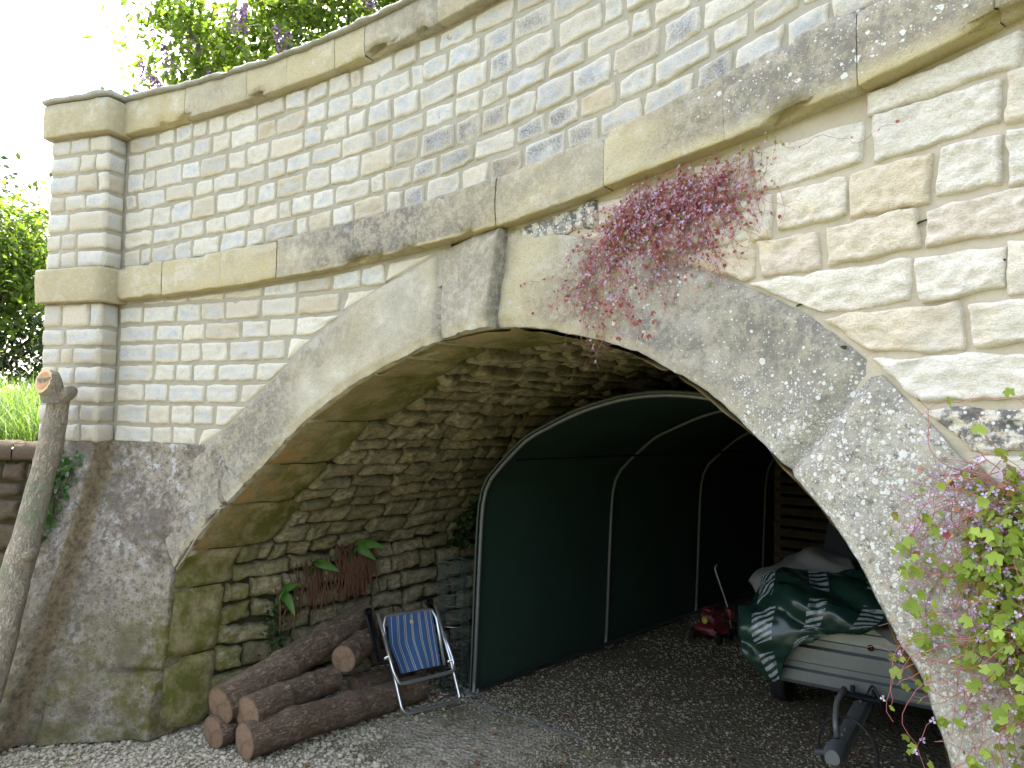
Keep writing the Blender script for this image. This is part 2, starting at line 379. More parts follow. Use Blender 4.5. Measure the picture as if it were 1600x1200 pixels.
def ring_out_left(z): return interp(z, LEFT_OUT)
def ring_out_right(z): return interp(z, RIGHT_OUT)

PG = [-1, -.94, -.82, -.55, -.2, .2, .55, .82, .94, 1]; QG = [-1, -.9, -.65, -.25, .25, .65, .9, 1]
PGF = [-1, -.965, -.9, -.8, -.66, -.5, -.34, -.17, 0, .17, .34, .5, .66, .8, .9, .965, 1]; PGH = [-1, -.97, -.92]+[-.85+.085*i for i in range(21)]+[.92, .97, 1]; QGH = [-1, -.94, -.84]+[-.7+.14*i for i in range(11)]+[.84, .94, 1]; QGF = [-1, -.93, -.8, -.6, -.35, -.1, .15, .4, .63, .82, .94, 1]
def stone(mb, Mf, quad, mi=0, edge=-.009, bulge=.014, rough=.008, rr=.022, wob=.008, fine=False, rc=.12, mould=0, seed=None, moss=None, tone=None, nf=9):
    """one quarry-faced stone: quad = (a,b) corners BL BR TR TL in the surface's own coordinates"""
    pg, qg = (PGH, QGH) if fine == 2 else ((PGF, QGF) if fine else (PG, QG))
    sd = Vector((random.uniform(0, 90), random.uniform(0, 90), random.uniform(0, 90)))
    w = abs(quad[1][0]-quad[0][0]); hh = abs(quad[3][1]-quad[0][1]); t = random.random() if tone is None else tone; b2 = random.random()
    P = []; C = []; MO = []; tl = random.uniform(-.5, .5)*bulge; tv = random.uniform(-.4, .4)*bulge
    for q in qg:
        row = []; cr = []; mr = []
        for p in pg:
            pp = p*math.sqrt(1-rc*q*q); qq = q*math.sqrt(1-rc*p*p)
            f, g = (pp+1)/2, (qq+1)/2
            a = lerp(lerp(quad[0][0], quad[1][0], f), lerp(quad[3][0], quad[2][0], f), g)
            b = lerp(lerp(quad[0][1], quad[1][1], f), lerp(quad[3][1], quad[2][1], f), g)
            e = max(abs(p), abs(q))
            a += wob*e*fbm(Vector((a*14, b*14, 0))+sd, 2); b += wob*e*fbm(Vector((a*14, b*14, 9))+sd, 2)
            d = min((1-abs(p))*w/2, (1-abs(q))*hh/2); x = min(1, d/rr); prof = math.sqrt(max(0, 1-(1-x)**2))
            rg = (1-2*abs(mn.noise(Vector((a*nf*1.7, b*nf*2.1, 8))+sd)))*.55+(1-2*abs(mn.noise(Vector((a*nf*4, b*nf*4.6, 2))+sd)))*.3
            h = edge+(bulge-edge)*prof+x*rough*(fbm(Vector((a*nf, b*nf*1.5, 3))+sd, 3)*.9+rg)+x*(tl*p+tv*q)
            row.append(Mf(a, b, h)); g1 = min(1, d/(.034 if hh > .08 else .026))
            cr.append((t, g1*g1*(3-2*g1), b2 if moss is None else moss(a, b)))
            mr.append(mould(a, b) if callable(mould) else mould)
        P.append(row); C.append(cr); MO.append(mr)
    mb.grid(P, C, mi, MO)
def widths(total, lo, hi):
    out = []; x = 0
    while x < total-1e-6:
        w = random.uniform(lo, hi)
        if random.random() < .16: w *= .6
        if total-x-w < lo*.7: w = total-x
        out.append(w); x += w
    return out

bridge = thing('stone_bridge', 'curved limestone bridge wall with a wide arch, string course and end pilaster', 'bridge')

# ---- backing (mortar) for the walls
def backing(mb, s0, s1, zb, zt, n=120, nz=14, h=0, mi=0):
    rows = []
    for j in range(nz+1):
        r = []
        for i in range(n+1):
            s = lerp(s0, s1, i/n); z = lerp(zb(s), zt(s), j/nz); p = Mw(s, z, h); q = fbm(p*9, 2)*.004
            r.append(Mw(s, z, h+q))
        rows.append(r)
    mb.grid(rows, None, mi)
SB = lambda s: interp(s, STR_B); ST = lambda s: interp(s, STR_T); CB = lambda s: interp(s, COP_B); CT = lambda s: interp(s, COP_T)
def rout_z(s): return interp(s, ROUTs)

SEND = 6.6
# ---- parapet
mb = MB(); backing(mb, -.6, SEND, lambda s: ST(s)-.05, lambda s: CB(s)+.05, 150, 8)
NC = 7; fr = [0]
for k in range(NC): fr.append(fr[-1]+random.uniform(.85, 1.15))
fr = [x/fr[-1] for x in fr]
def par_mould(a, b):
    # a run of blackened stones over the crown of the arch, low down in the parapet
    return max(0, min(1, (math.exp(-((a-2.0)/.80)**2)*1.35+.5*sstep(2.4, 3.2, a)+.12)*(1.15-.9*max(0, (b-ST(a))/.75))+.45*fbm((a*2.2, b*2.5, 7), 2)-.12))
for k in range(NC):
    s = -.575+random.uniform(0, .01)
    for w in widths(SEND-.02-s, .135, .245):
        s1 = s+w; g = .0075
        zb = lambda x: lerp(ST(x)+.004, CB(x)-.004, fr[k]); zt = lambda x: lerp(ST(x)+.004, CB(x)-.004, fr[k+1])
        j = lambda a=.006: random.uniform(-a, a)
        q = [(s+g+j(), zb(s)+g+j()), (s1-g+j(), zb(s1)+g+j()), (s1-g+j(), zt(s1)-g+j()), (s+g+j(), zt(s)-g+j())]
        sm = random.choice((.1, .3, .6, 1, 1.2)) if s > .8 else random.choice((0, 0, .2, .5))
        stone(mb, Mw, q, 1, bulge=random.uniform(.003, .009), fine=True, rr=.008, rc=.06, wob=.008, mould=lambda a, b, k=sm: par_mould(a, b)*k, rough=.007, nf=14)
        s = s1
mb.build('parapet_wall', [MAT['mortar'], MAT['facing']], bridge)

# ---- spandrel walls under the string course
mb = MB()
backing(mb, -.6, 1.80, lambda s: max(1.45, rout_z(s)-.14), lambda s: SB(s)+.05, 60, 8)
z = 1.555; zs = [z]
while z < 2.45: z += random.uniform(.108, .126); zs.append(z)
for k in range(len(zs)-1):
    z0, z1 = zs[k], zs[k+1]
    s = -.575; send = ring_out_left((z0+z1)/2)-.005
    s_end_max = 1.72
    send = min(send, s_end_max)
    if send-s < .1: continue
    ws = widths(send-s, .16, .31); n_ = len(ws)
    for i, w in enumerate(ws):
        s1 = s+w; g = .008; j = lambda a=.004: random.uniform(-a, a)
        t0, t1 = min(z1, SB(s)-.008), min(z1, SB(s1)-.008)
        if k == len(zs)-2: t0, t1 = SB(s)-.008, SB(s1)-.008
        if max(t0, t1)-z0 < .03: s = s1; continue
        t0 = max(t0, z0+.02); t1 = max(t1, z0+.02)
        q = [(s+g+j(), z0+g+j()), (s1-g+j(), z0+g+j()), (s1-g+j(), t1-g+j()), (s+g+j(), t0-g+j())]
        if i == n_-1:
            q[1] = (ring_out_left(z0)-.02, z0+g); q[2] = (min(s_end_max, ring_out_left(t1))-.015, t1-g)
        stone(mb, Mw, q, 1, bulge=random.uniform(.004, .009), rc=.04, rr=.010, rough=.007, nf=14, wob=.006, fine=True, mould=.12*max(0, 1-(z0-1.5)/.2))
        s = s1
# right-hand spandrel: bigger, paler, rougher
backing(mb, 2.05, SEND, lambda s: rout_z(s)-.12 if s < 4.2 else .0, lambda s: SB(s)+.05, 90, 16, -.004, 2)
z = 1.02; zs = [z]
while z < 3.2: z += random.uniform(.112, .15); zs.append(z)
for k in range(len(zs)-1):
    z0, z1 = zs[k], zs[k+1]; zm = (z0+z1)/2
    s = ring_out_right(zm)+.012 if zm < 2.53 else 2.2
    first = True
    if zm > 2.40:
        while SB(s) < z0+.03 and s < SEND: s += .05
    for w in widths(SEND-.02-s, .20, .44):
        s1 = s+w; g = .006; j = lambda a=.010: random.uniform(-a, a)
        tl = lambda x: .02*(x-3.4)                                         # the courses climb a little towards the right
        t0, t1 = min(z1+tl(s), SB(s)-.008), min(z1+tl(s1), SB(s1)-.008); b0, b1 = z0+tl(s), z0+tl(s1)
        if min(t0-b0, t1-b1) < .035:
            s = s1; first = False; continue
        q = [(s+g+j(), b0+g+j()), (s1-g+j(), b1+g+j()), (s1-g+j(), t1-g+j()), (s+g+j(), t0-g+j())]
        if first and zm < 2.5:
            q[0] = (ring_out_right(z0)+.02, b0+g); q[3] = (ring_out_right(min(2.5, t0))+.02, t0-g)
        first = False
        dark = 1. if (1.70 < zm < 1.82) or random.random() < .04 else 0
        stone(mb, Mw, q, 3, bulge=random.uniform(.003, .009), rough=.010, rr=.008, wob=.010, fine=2, rc=.03, mould=dark, nf=16)
        s = s1
SPAN = mb.build('spandrel_wall', [MAT['mortar'], MAT['facing'], MAT['pmortar'], MAT['pale']], bridge)

mbh = MB(); rh = random.Random(4)  # flat dark patches painting the shade inside small joint holes
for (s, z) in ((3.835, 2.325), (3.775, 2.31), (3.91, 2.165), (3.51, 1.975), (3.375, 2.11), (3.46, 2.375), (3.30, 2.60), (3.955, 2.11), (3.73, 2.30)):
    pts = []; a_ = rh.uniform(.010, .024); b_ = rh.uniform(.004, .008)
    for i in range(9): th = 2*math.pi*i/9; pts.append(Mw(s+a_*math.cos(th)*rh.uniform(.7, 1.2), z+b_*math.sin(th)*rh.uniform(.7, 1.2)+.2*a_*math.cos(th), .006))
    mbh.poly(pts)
mbh.build('joint_hole_shade', MAT['joint'], SPAN)['kind'] = 'stuff'
# ---- moulded bands: string course and coping
def band(mb, s0, s1, zb, zt, prof, blocks, colf, hb=0, mi=0, amp=.006, capends=True):
    """prof: list of (h, f) with f 0..1 between zb and zt"""
    s = s0
    for w in blocks:
        n = max(6, int(w/.03)); P = []; C = []; dz = random.uniform(-.003, .003); dh = random.uniform(-.003, .003); tn = random.uniform(-.22, .22)
        for i in range(n+1):
            e = min(i, n-i); sh = [.003, .0005, 0][min(e, 2)]
            x = s+ (.0008 if i == 0 else (w-.0008 if i == n else (.009 if i == 1 else (w-.009 if i == n-1 else w*i/n))))
            row = []; cr = []
            for (h, f) in prof:
                z = lerp(zb(x), zt(x), f)+dz; hh = h+dh-(sh if h > .02 else 0)
                z += -sh if f > .8 else (sh if f < .2 else 0)
                p = Mw(x, z, hh+hb); k = fbm(p*11, 3)*amp+fbm(p*45, 2)*amp*.4
                if h > .045 and (f < .04 or f > .9): chip = max(0, fbm((x*7, z*9, 3+mi), 3)-.30); hh -= chip*.09; z += chip*(.10 if f < .5 else -.10)
                if h > .02: p = Mw(x, z+.5*k, hh+hb+k)
                q_ = colf(x, f, h); row.append(p); cr.append((max(0, min(1, q_[0]+tn)), q_[1], max(0, min(1, q_[2]-tn))))
            P.append(row); C.append(cr)
        mb.grid(P, C, mi); s += w
mb = MB()
def str_col(x, f, h):
    r = sstep(.5, 1.3, x)*.75*(1-.75*sstep(1.95, 2.25, x))+1.0*sstep(2.75, 3.15, x)*sstep(.08, .25, f)+.45*fbm((x*3, f*2, 1), 2)
    if f < .06: r *= .1
    g = .22*sstep(2.9, 3.3, x)*(1 if f > .1 else 0); b = .55+.3*fbm((x*2, 5, f*3), 2)+(.5 if f < .06 else 0)  # underside tinted ochre: warm bounced light put into the colour
    return (max(0, min(1, r)), g, max(0, min(1, b)))
STRP = [(-.02, 0), (.03, .0), (.054, .0), (.060, .002), (.064, .014), (.065, .035), (.066, .10), (.067, .3), (.067, .5), (.067, .7), (.066, .88), (.0655, .945), (.064, .97), (.058, .99), (.05, 1.0), (.02, 1.02), (-.02, 1.04)]
band(mb, -.57, SEND, SB, ST, STRP, widths(SEND+.57, .38, .62), str_col, 0)
mb.build('string_course', MAT['dressed'], bridge)
mb = MB()
COPP = [(-.02, 0), (.03, 0), (.050, 0), (.056, .002), (.060, .013), (.0615, .035), (.063, .12), (.064, .35), (.064, .55), (.063, .75), (.061, .86), (-.02, .88)]
def cop_col(x, f, h): return (max(0, .5*sstep(1.35, 1.9, x)+.35*fbm((x*3, f*2, 4), 2)), 0, max(0, min(1, .65+.3*fbm((x*2, 8, f*3), 2))))
band(mb, -.57, SEND, CB, CT, COPP, widths(SEND+.57, .30, .52), cop_col, 0)
TOPP = [(-.38, .86), (.02, .872), (.075, .874), (.084, .90), (.086, .95), (.078, 1.0), (.03, 1.03), (-.15, 1.05), (-.38, 1.03), (-.40, .86)]
band(mb, -.60, SEND, CB, CT, TOPP, widths(SEND+.60, .5, 1.0), lambda x, f, h: (.8, .1, .2), 0, 1, .010)
# the parapet's back and underside so that it is a solid wall
P = []
for i in range(61):
    s = lerp(-.6, SEND, i/60); P.append([Mw(s, 2.4, -.36), Mw(s, CT(s)-.02, -.36)])
mb.grid(P, None, 1)
cop = mb.build('coping', [MAT['dressed'], MAT['slate']], bridge)

# ---- arch ring
KEY0, KEY1 = None, None
mb = MB(); NT_ = 181; NR = 15
def arclen(c):
    a = [0]
    for p, q in zip(c, c[1:]): a.append(a[-1]+math.hypot(q[0]-p[0], q[1]-p[1]))
    return a
def idx_at_s(s): return min(range(NT_), key=lambda i: abs(RINs[i][0]-s))
# joints: index on the inner curve
J = [idx_at_s(x) for x in (.30, .62, 1.0, 1.36, 1.76, 2.08, 2.62, 2.95, 3.34, 3.52, 3.70)]; OPEN = {J[0], J[4], J[8]}; FAINT = {J[7], J[10], J[6]}
# outer points follow the joint lines radially: map each inner sample to an outer sample
OUT_AT = [(0, (-.20, 1.28)), (J[0], (.20, 1.60)), (J[1], (.50, 1.83)), (J[2], (.86, 2.10)), (J[3], (1.28, 2.335)), (J[4], (1.735, 2.50)), (J[5], (2.12, 2.545)), (J[6], (2.70, 2.40)), (J[7], (3.08, 2.245)), (J[8], (3.60, 1.93)), (J[9], (3.86, 1.62)), (J[10], (4.06, 1.34)), (NT_-1, (4.22, 1.02))]
def out_pt(i):
    for (a, p), (b, q) in zip(OUT_AT, OUT_AT[1:]):
        if a <= i <= b:
            f = (i-a)/max(1, b-a); s = lerp(p[0], q[0], f)
            zc = lerp(p[1], q[1], f); 
            return (s, zc*.35+rout_z(s)*.65 if s < 4.1 and s > 0 else zc)
    return OUT_AT[-1][1]
P = []; C = []
for i in range(NT_):
    si, zi = RINs[i]; so_, zo = out_pt(i); blk = sum(1 for q in J if q < i); rb = random.Random(blk*7+3)
    dh = [.012, .016, .016, .016, .016, .066, .016, .016, .014, .020, .020, .014][blk]
    if blk == 5: dh = lerp(.018, .062, ((i-J[4])/(J[5]-J[4]))**1.5)
    near = min(abs(i-q) for q in J); near_h = (.024 if i in OPEN else .006 if i in FAINT else 0)
    row = []; cr = []
    for k in range(NR+3):
        if k < 3: f = 0; hq = [-.30, -.08, -.012][k]
        else: f = (k-3)/(NR-1); hq = 0
        s = lerp(si, so_, f); z = lerp(zi, zo, f)
        p3 = Mw(s, z)
        n1 = fbm(p3*5, 3)*.012+fbm(p3*16, 3)*.007
        h = dh+n1-near_h+hq
        if k >= 3 and f < .08: h -= .016*(1-f/.08)**2; 
        if f > .96: h -= .014
        # a worn arris
        ja = fbm(p3*13, 3)*.012*(1-min(1, f/.15)) if k >= 2 else 0
        row.append(Mw(s+.6*ja, z+abs(ja), h))
        right = sstep(2.5, 2.9, s)
        r = .40+.55*right+.75*fbm((s*2.5, z*2.5, 2), 3)
        r = max(r, .8*sstep(.95, .6, s)) if s < 1.0 else r
        if blk == 5: r = max(r, .55)
        if 1.0 < s < 1.7: r *= .45
        if f < .13: r *= .35
        g = sstep(2.95, 3.35, s)*sstep(2.06, 1.62, z)*1.05+.12*right
        b = .28+.5*fbm((s*3, z*3, 6), 2) if f > .14 else .6
        if 2.1 < s < 2.7: b = max(b, .55)
        if i in OPEN: r = max(r, .9)
        cr.append((max(0, min(1, r)), max(0, min(1, g)), max(0, min(1, b*(1-.55*right)))))
    P.append(row); C.append(cr)
    if i == J[5]:
        for o_, dp in ((.003, .058), (.007, .062)):
            P.append([Vector(q)+Vector((D2.x*o_, D2.y*o_, 0))-Vector((nv.x, nv.y, 0))*(dp if k > 1 else 0) for k, (q, nv) in enumerate((q, (CC-plan(RINs[i][0])).normalized()) for q in row)]); C.append([(1, 0, .2)]*len(row))  # step's side face coloured darkest, painting the shade beside the keystone
mb.grid(P, C, 0)
# the haunch below the ring on the right, down to the ground, mostly out of frame
Q = []; C = []
for j in range(31):
    z = lerp(.0, 1.02, j/30); row = []; cr = []
    s0 = 3.80 if z < .9 else interp(z, [(.9, 3.80), (1.02, 3.77)])
    for i in range(-1, 26):
        s = lerp(s0, 4.6, max(0, i)/25); p = Mw(s, z); h = .016+fbm(p*6, 3)*.014
        row.append(Mw(s, z, h if i >= 0 else -.3)); cr.append((.6, .7, .3))
    Q.append(row); C.append(cr)
mb.grid(Q, C, 0)
mb.build('arch_ring', MAT['dressed'], bridge)

# ---- left haunch with the flared foot of the pilaster
mb = MB(); P = []; C = []
path = [(-1.03, -.30), (-1.03, .0), (-1.03, .10)]
path += [(lerp(-1.03, -.60, i/14), .135) for i in range(1, 15)] + [(-.585, .125), (-.58, .08), (-.578, .03), (-.565, .008)]
NH = 56
def jamb_s(z):
    if z < .874: return .0
    if z < 1.37: return interp(z, [(zz, ss) for ss, zz in RINs if ss < 1.2])
    return lerp(.46, .22, min(1, (z-1.37)/.2))
for j in range(67):
    z = 1.57*j/66; row = []; cr = []
    js = jamb_s(z)
    full = path+[(lerp(-.55, js, i/38), .0) for i in range(39)]
    for kx, (s, h) in enumerate(full+[(js, -.1), (js, -.3)]):
        p = Mw(s, z, h)
        cell = mn.voronoi(Vector((s*3.2, z*6.5+.6*math.floor(s*3.2*.5), 2)))[0]; jo = min(1, (cell[1]-cell[0])/.16)
        low = sstep(1.1, .2, z)
        k = fbm(p*4, 3)*.018+fbm(p*13, 3)*.012+fbm(p*38, 2)*.004
        k += .008; k -= .016*(1-jo)*low*(.4+.6*sstep(.0, .3, fbm((s*2, z*2, 5), 2)+.2))
        # a big foot stone with a dark gap on top of it
        if s > -.5 and kx < len(full):
            top = .335-.06*(s+.2); 
            if z < top: k += .035*sstep(top, top-.03, z)
            if abs(z-top) < .016 and s > -.32: k -= .04
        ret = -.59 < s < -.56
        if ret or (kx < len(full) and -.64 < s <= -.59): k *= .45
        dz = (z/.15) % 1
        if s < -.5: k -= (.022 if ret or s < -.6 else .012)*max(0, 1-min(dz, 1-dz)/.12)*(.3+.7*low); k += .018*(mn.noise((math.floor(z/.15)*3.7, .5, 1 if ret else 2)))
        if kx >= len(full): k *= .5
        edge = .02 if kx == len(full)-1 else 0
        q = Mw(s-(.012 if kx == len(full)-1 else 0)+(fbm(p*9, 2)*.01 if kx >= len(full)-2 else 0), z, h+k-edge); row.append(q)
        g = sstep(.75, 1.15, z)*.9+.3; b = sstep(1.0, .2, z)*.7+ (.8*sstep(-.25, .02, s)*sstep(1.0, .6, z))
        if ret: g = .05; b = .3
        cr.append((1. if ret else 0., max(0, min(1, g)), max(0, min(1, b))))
    P.append(row); C.append(cr)
mb.grid(P, C, 0)
mb.build('haunch_masonry', MAT['haunch'], bridge)

# ---- pilaster
mb = MB()
PS0, PS1, PH = -1.03, -.59, .13
def Mfront(a, b, h): return Mw(a, b, PH+h)
def Mret(a, b, h): return Mw(PS1+h/1.0, b, a)              # a runs from the wall (0) to the arris (PH)
def Mleft(a, b, h): return Mw(PS0-h, b, a)
rows = []
for j in range(31):
    z = lerp(1.5, 3.45, j/30); rows.append([Mw(PS0, z, -.36), Mw(PS0, z, PH), Mw(PS1, z, PH), Mw(PS1, z, -.02)])
mb.grid(rows, None, 0)
def pil_course(z0, z1, mould=0, buff=False):
    g = .007; s = PS0-.01
    ws = widths(PS1-PS0+.02, .10, .26); alt = random.random() < .5; rt = random.random()
    for i, w in enumerate(ws):
        s1 = s+w; last = i == len(ws)-1; t = rt if last else None
        q = [(s+g*.7, z0+g), (s1-(g if not last else -.004), z0+g), (s1-(g if not last else -.004), z1-g), (s+g*.7, z1-g)]
        stone(mb, Mfront, q, 1, bulge=.012, rc=.06, mould=mould, tone=t, rr=.016)
        s = s1
    stone(mb, Mret, [(.004, z0+g), (PH+.006, z0+g), (PH+.006, z1-g), (.004, z1-g)], 1, bulge=.010, rc=.05, tone=.06+.2*random.random() if alt else rt, rr=.016, mould=mould)
    stone(mb, Mleft, [(-.3, z0+g), (PH+.006, z0+g), (PH+.006, z1-g), (-.3, z1-g)], 1, bulge=.010, rc=.05, rr=.016)
z = 1.555
while z < 2.37:
    z1 = z+random.uniform(.108, .124)
    if z1 > 2.33: z1 = 2.382
    pil_course(z, z1, .25 if z < 1.7 else 0); z = z1
z0 = 2.575
for k in range(NC): pil_course(lerp(z0, 3.37, fr[k]), lerp(z0, 3.37, fr[k+1]))
pil = mb.build('pilaster', [MAT['mortar'], MAT['facing']], bridge)
def pil_block(mb, prof, zb, zt, ov, colr, mi=0, amp=.005):
    """a band that returns round the pilaster"""
    P = []; C = []
    s0, s1 = PS0, PS1
    way = [(s0, -.36, -1, 0), (s0, -.1, -1, 0), (s0, .02, -1, 0), (s0, PH-.03, -1, .3), (s0, PH, -.75, .75)]
    way += [(lerp(s0, s1, i/12), PH, 0, 1) for i in range(1, 12)]
    way += [(s1, PH, .85, .85), (s1, PH-.012, 1, .1), (s1, PH*.5, 1, 0), (s1, .05, 1, 0), (s1, -.01, 1, 0)]
    for (s, h, os_, oh) in way:
        row = []; cr = []
        for (e, f) in prof:
            z = lerp(zb, zt, f); p = Mw(s+os_*e, z, h+oh*e); k = fbm(p*10, 3)*amp
            row.append(Mw(s+os_*(e+k), z+k*.5, h+oh*(e+k))); cr.append(colr)
        P.append(row); C.append(cr)
    mb.grid(P, C, mi)
mb = MB()
pil_block(mb, [(-.03, 0), (.02, 0), (.046, 0), (.052, .003), (.056, .018), (.057, .05), (.058, .3), (.058, .6), (.057, .9), (.056, .955), (.052, .98), (.045, .99), (.02, 1.0), (-.03, 1.02)], 2.378, 2.58, 1, (.12, 0, .75))
mb.build('pilaster_band', MAT['dressed'], pil)
mb = MB()
pil_block(mb, [(-.03, 0), (.02, 0), (.043, 0), (.049, .003), (.053, .018), (.054, .05), (.055, .3), (.055, .6), (.054, .86), (.02, .88)], 3.372, 3.60, 1, (.15, 0, .8))
pil_block(mb, [(.0, .87), (.062, .872), (.068, .90), (.068, .97), (.055, 1.0), (-.2, 1.04)], 3.372, 3.612, 1, (.8, .1, .2), 1, .010)
rows = [[Mw(PS0-.05, 3.614, h), Mw(PS1+.05, 3.614, h)] for h in (-.36, .0, PH+.04)]
mb.grid(rows, None, 1)
mb.build('pilaster_cap', [MAT['dressed'], MAT['slate']], pil)

# ---- tunnel vault
def fac_uv(s, z): p = Mw(s, z); return uv_of(p)
prof = [(0.0, zz) for zz in (0, .2, .4, .6, .75)]
for s, z in RIN: prof.append((uv_of(plan(s))[0], z))
prof += [(3.765, zz) for zz in (.75, .6, .4, .2, 0)]
PRO = smooth_curve(prof, 301); PAC = arclen(PRO); PT = PAC[-1]
def pro(t):
    t = max(0, min(PT-1e-6, t)); x = t/PT*300; i = int(x); f = x-i
    a, b = PRO[i], PRO[min(300, i+1)]; u, z = lerp(a[0], b[0], f), lerp(a[1], b[1], f)
    a, b = PRO[max(0, i-4)], PRO[min(300, i+5)]; tx, tz = b[0]-a[0], b[1]-a[1]; l = math.hypot(tx, tz)
    return u, z, tz/l, -tx/l           # normal points into the tunnel
def v0(t):
    u, z, _, _ = pro(t)
    # facade's v at this u (+ flare near the left foot)
    x = u/RAD-math.sin(DEL); vv = RAD*(math.sqrt(max(0, 1-x*x))-math.cos(DEL))
    if u < .6: vv -= flare(u, z)
    return vv
def Mv(v, t, h):
    u, z, nu, nz = pro(t); return UV(u+nu*h, v, z+nz*h)
TL_ = 8.6
mb = MB(); P = []
for i in range(121):
    t = PT*i/120; P.append([Mv(lerp(v0(t)+.02, TL_, (j/34)**1.5), t, -.015+fbm((t*4, j*.4, 0), 2)*.006) for j in range(35)])
mb.grid(P, None, 0)
# dressed soffit stones just behind the arch ring, toothed into the rubble
t = 0; random.seed(11)
tcs = [0]
while tcs[-1] < PT-.05: tcs.append(min(PT, tcs[-1]+random.uniform(.095, .15)))
depth = []
for i in range(len(tcs)-1): depth.append(.0)
i = 0; start = {}
while i < len(tcs)-1:
    u_, z_, _, _ = pro(tcs[i]); run = random.choice((2, 3, 3, 4)) if z_ > .80 else random.choice((2, 3, 3))
    dpt = random.uniform(.36, .60) if z_ > .95 else random.uniform(.20, .50)
    i1 = min(len(tcs)-1, i+run); ta, tb = tcs[i], tcs[i1]
    P = []; C = []
    nn = 12
    for a in range(nn+1):
        tt = lerp(ta+.004, tb-.004, a/nn); row = []; cr = []
        for b in range(13):
            vv = v0(tt)+.015+(dpt-.005)*b/12; e = min(a, nn-a)/nn; eb = (12-b)/12
            h = .012+fbm((tt*5, vv*5, 3), 3)*.014-.02*max(0, 1-e/.09)-.02*max(0, 1-eb/.1)
            row.append(Mv(vv, tt, h))
            moss = sstep(.05, .30, vv-v0(tt))*.8+.25+.4*fbm((tt*3, vv*3, 0), 2)
            moss *= 1 if z_ > 1.0 else 1
            lowz = sstep(.85, 1.05, z_)
            cr.append((max(0, min(1, moss*lowz+(1-lowz)*1.1)), max(0, min(1, 1.0*sstep(.34, .08, vv-v0(tt))*(1 if z_ < 1.7 else .25)*lowz)), .5))
        P.append(row); C.append(cr)
    mb.grid(P, C, 2)
    for q in range(i, i1): start[q] = dpt
    i = i1
for k in range(len(tcs)-1):
    ta, tb = tcs[k], tcs[k+1]; v = v0((ta+tb)/2)+start[k]; u_, z_, _, _ = pro((ta+tb)/2)
    far = 6.2 if u_ < 2.6 else 3.0
    for w in widths(far-v, .14, .40):
        v1 = v+w; g = .004; j = lambda a=.010: random.uniform(-a, a)
        if w < .05: v = v1; continue
        sl_ = random.uniform(-.016, .016)
        q = [(v+g+j(), ta+g+j()+sl_), (v1-g+j(), ta+g+j()-sl_), (v1-g+j(), tb-g+j()-sl_), (v+g+j(), tb-g+j()+sl_)]
        mossf = lambda a, b, zz=z_: max(0, min(1, .95*sstep(1.5, .2, a)*(.35+.65*sstep(1.6, .6, zz))+.65*fbm((a*1.8, b*1.8, 4), 2)-.12))
        stone(mb, lambda a, b, h: Mv(a, b, h), q, 1, edge=-.03, bulge=random.uniform(.004, .032), rough=.013, rr=.016, wob=.016, rc=.05, fine=v < 1.6 and u_ < 1.5, moss=mossf, nf=8)
        v = v1
# closing wall at the far end
rows = []
for j in range(2): rows.append([UV(-.1, TL_, 2.6*j), UV(3.9, TL_, 2.6*j)])
mb.grid(rows, None, 0)
mb.build('tunnel_vault', [MAT['joint'], MAT['vault'], MAT['soffit']], bridge)
random.seed(23)

# ================================================================ ground, bank
def m_ground():
    n = NT('damp_gravel_ground', .95, .15)
    n1 = n.noise(1.1, 6, .7); n2 = n.noise(26, 6, .75); vr = n.vor(42, None, 'F1', 'Color')
    q = n.t.nodes.new('ShaderNodeSeparateColor'); n.lk(vr, q.inputs[0])
    grav = n.ramp(q.outputs[0], [(0, (.19, .165, .115)), (.5, (.31, .275, .205)), (1, (.42, .385, .30))])
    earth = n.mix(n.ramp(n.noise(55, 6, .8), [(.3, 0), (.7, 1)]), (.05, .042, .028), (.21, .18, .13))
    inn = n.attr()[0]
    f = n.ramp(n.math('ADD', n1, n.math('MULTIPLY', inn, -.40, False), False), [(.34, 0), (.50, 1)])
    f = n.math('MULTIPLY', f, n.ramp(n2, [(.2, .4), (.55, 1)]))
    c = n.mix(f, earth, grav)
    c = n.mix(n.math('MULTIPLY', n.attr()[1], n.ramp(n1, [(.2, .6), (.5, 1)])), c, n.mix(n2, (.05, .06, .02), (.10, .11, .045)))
    c = n.mix(n.math('MULTIPLY', n.ramp(n.noise(2.0, 6, .75), [(.48, 0), (.62, .85)]), n.ramp(n2, [(.35, 0), (.6, 1)])), c, (.075, .09, .03))
    n.col(c)
    n.bump(n.math('ADD', n.vor(42), n.math('MULTIPLY', n2, .6), False), .8, .015); return n.m
MAT['ground'] = m_ground()
def in_tunnel(x, y):
    u, v = uv_of((x, y)); return u, v
def gz(x, y):
    k = .012*fbm((x*1.3, y*1.3, 0), 3) if abs(x)+abs(y) < 20 else 0
    return k-.01
mb = MB()
xs = [-140, -60, -25, -12, -8]+[-6+.15*i for i in range(90)]+[8, 12, 25, 60, 140]
ys = [-140, -60, -25, -12, -6, -3, -1.5]+[0+.15*i for i in range(85)]+[13.2, 16, 25, 60, 140]
P = []; C = []
for y in ys:
    row = []; cr = []
    for x in xs:
        u, v = in_tunnel(x, y); row.append((x, y, gz(x, y)))
        cr.append((sstep(.9, 2.4, v-.25*math.sin(u*2))*sstep(-.3, .2, u), sstep(1.6, .4, y+.5*math.sin(x)), 0))  # second channel: dark green of the unseen yard, invented to shape the light
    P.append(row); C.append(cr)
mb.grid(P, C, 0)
tag(mb.build('ground', MAT['ground']), None, None, None, 'structure')

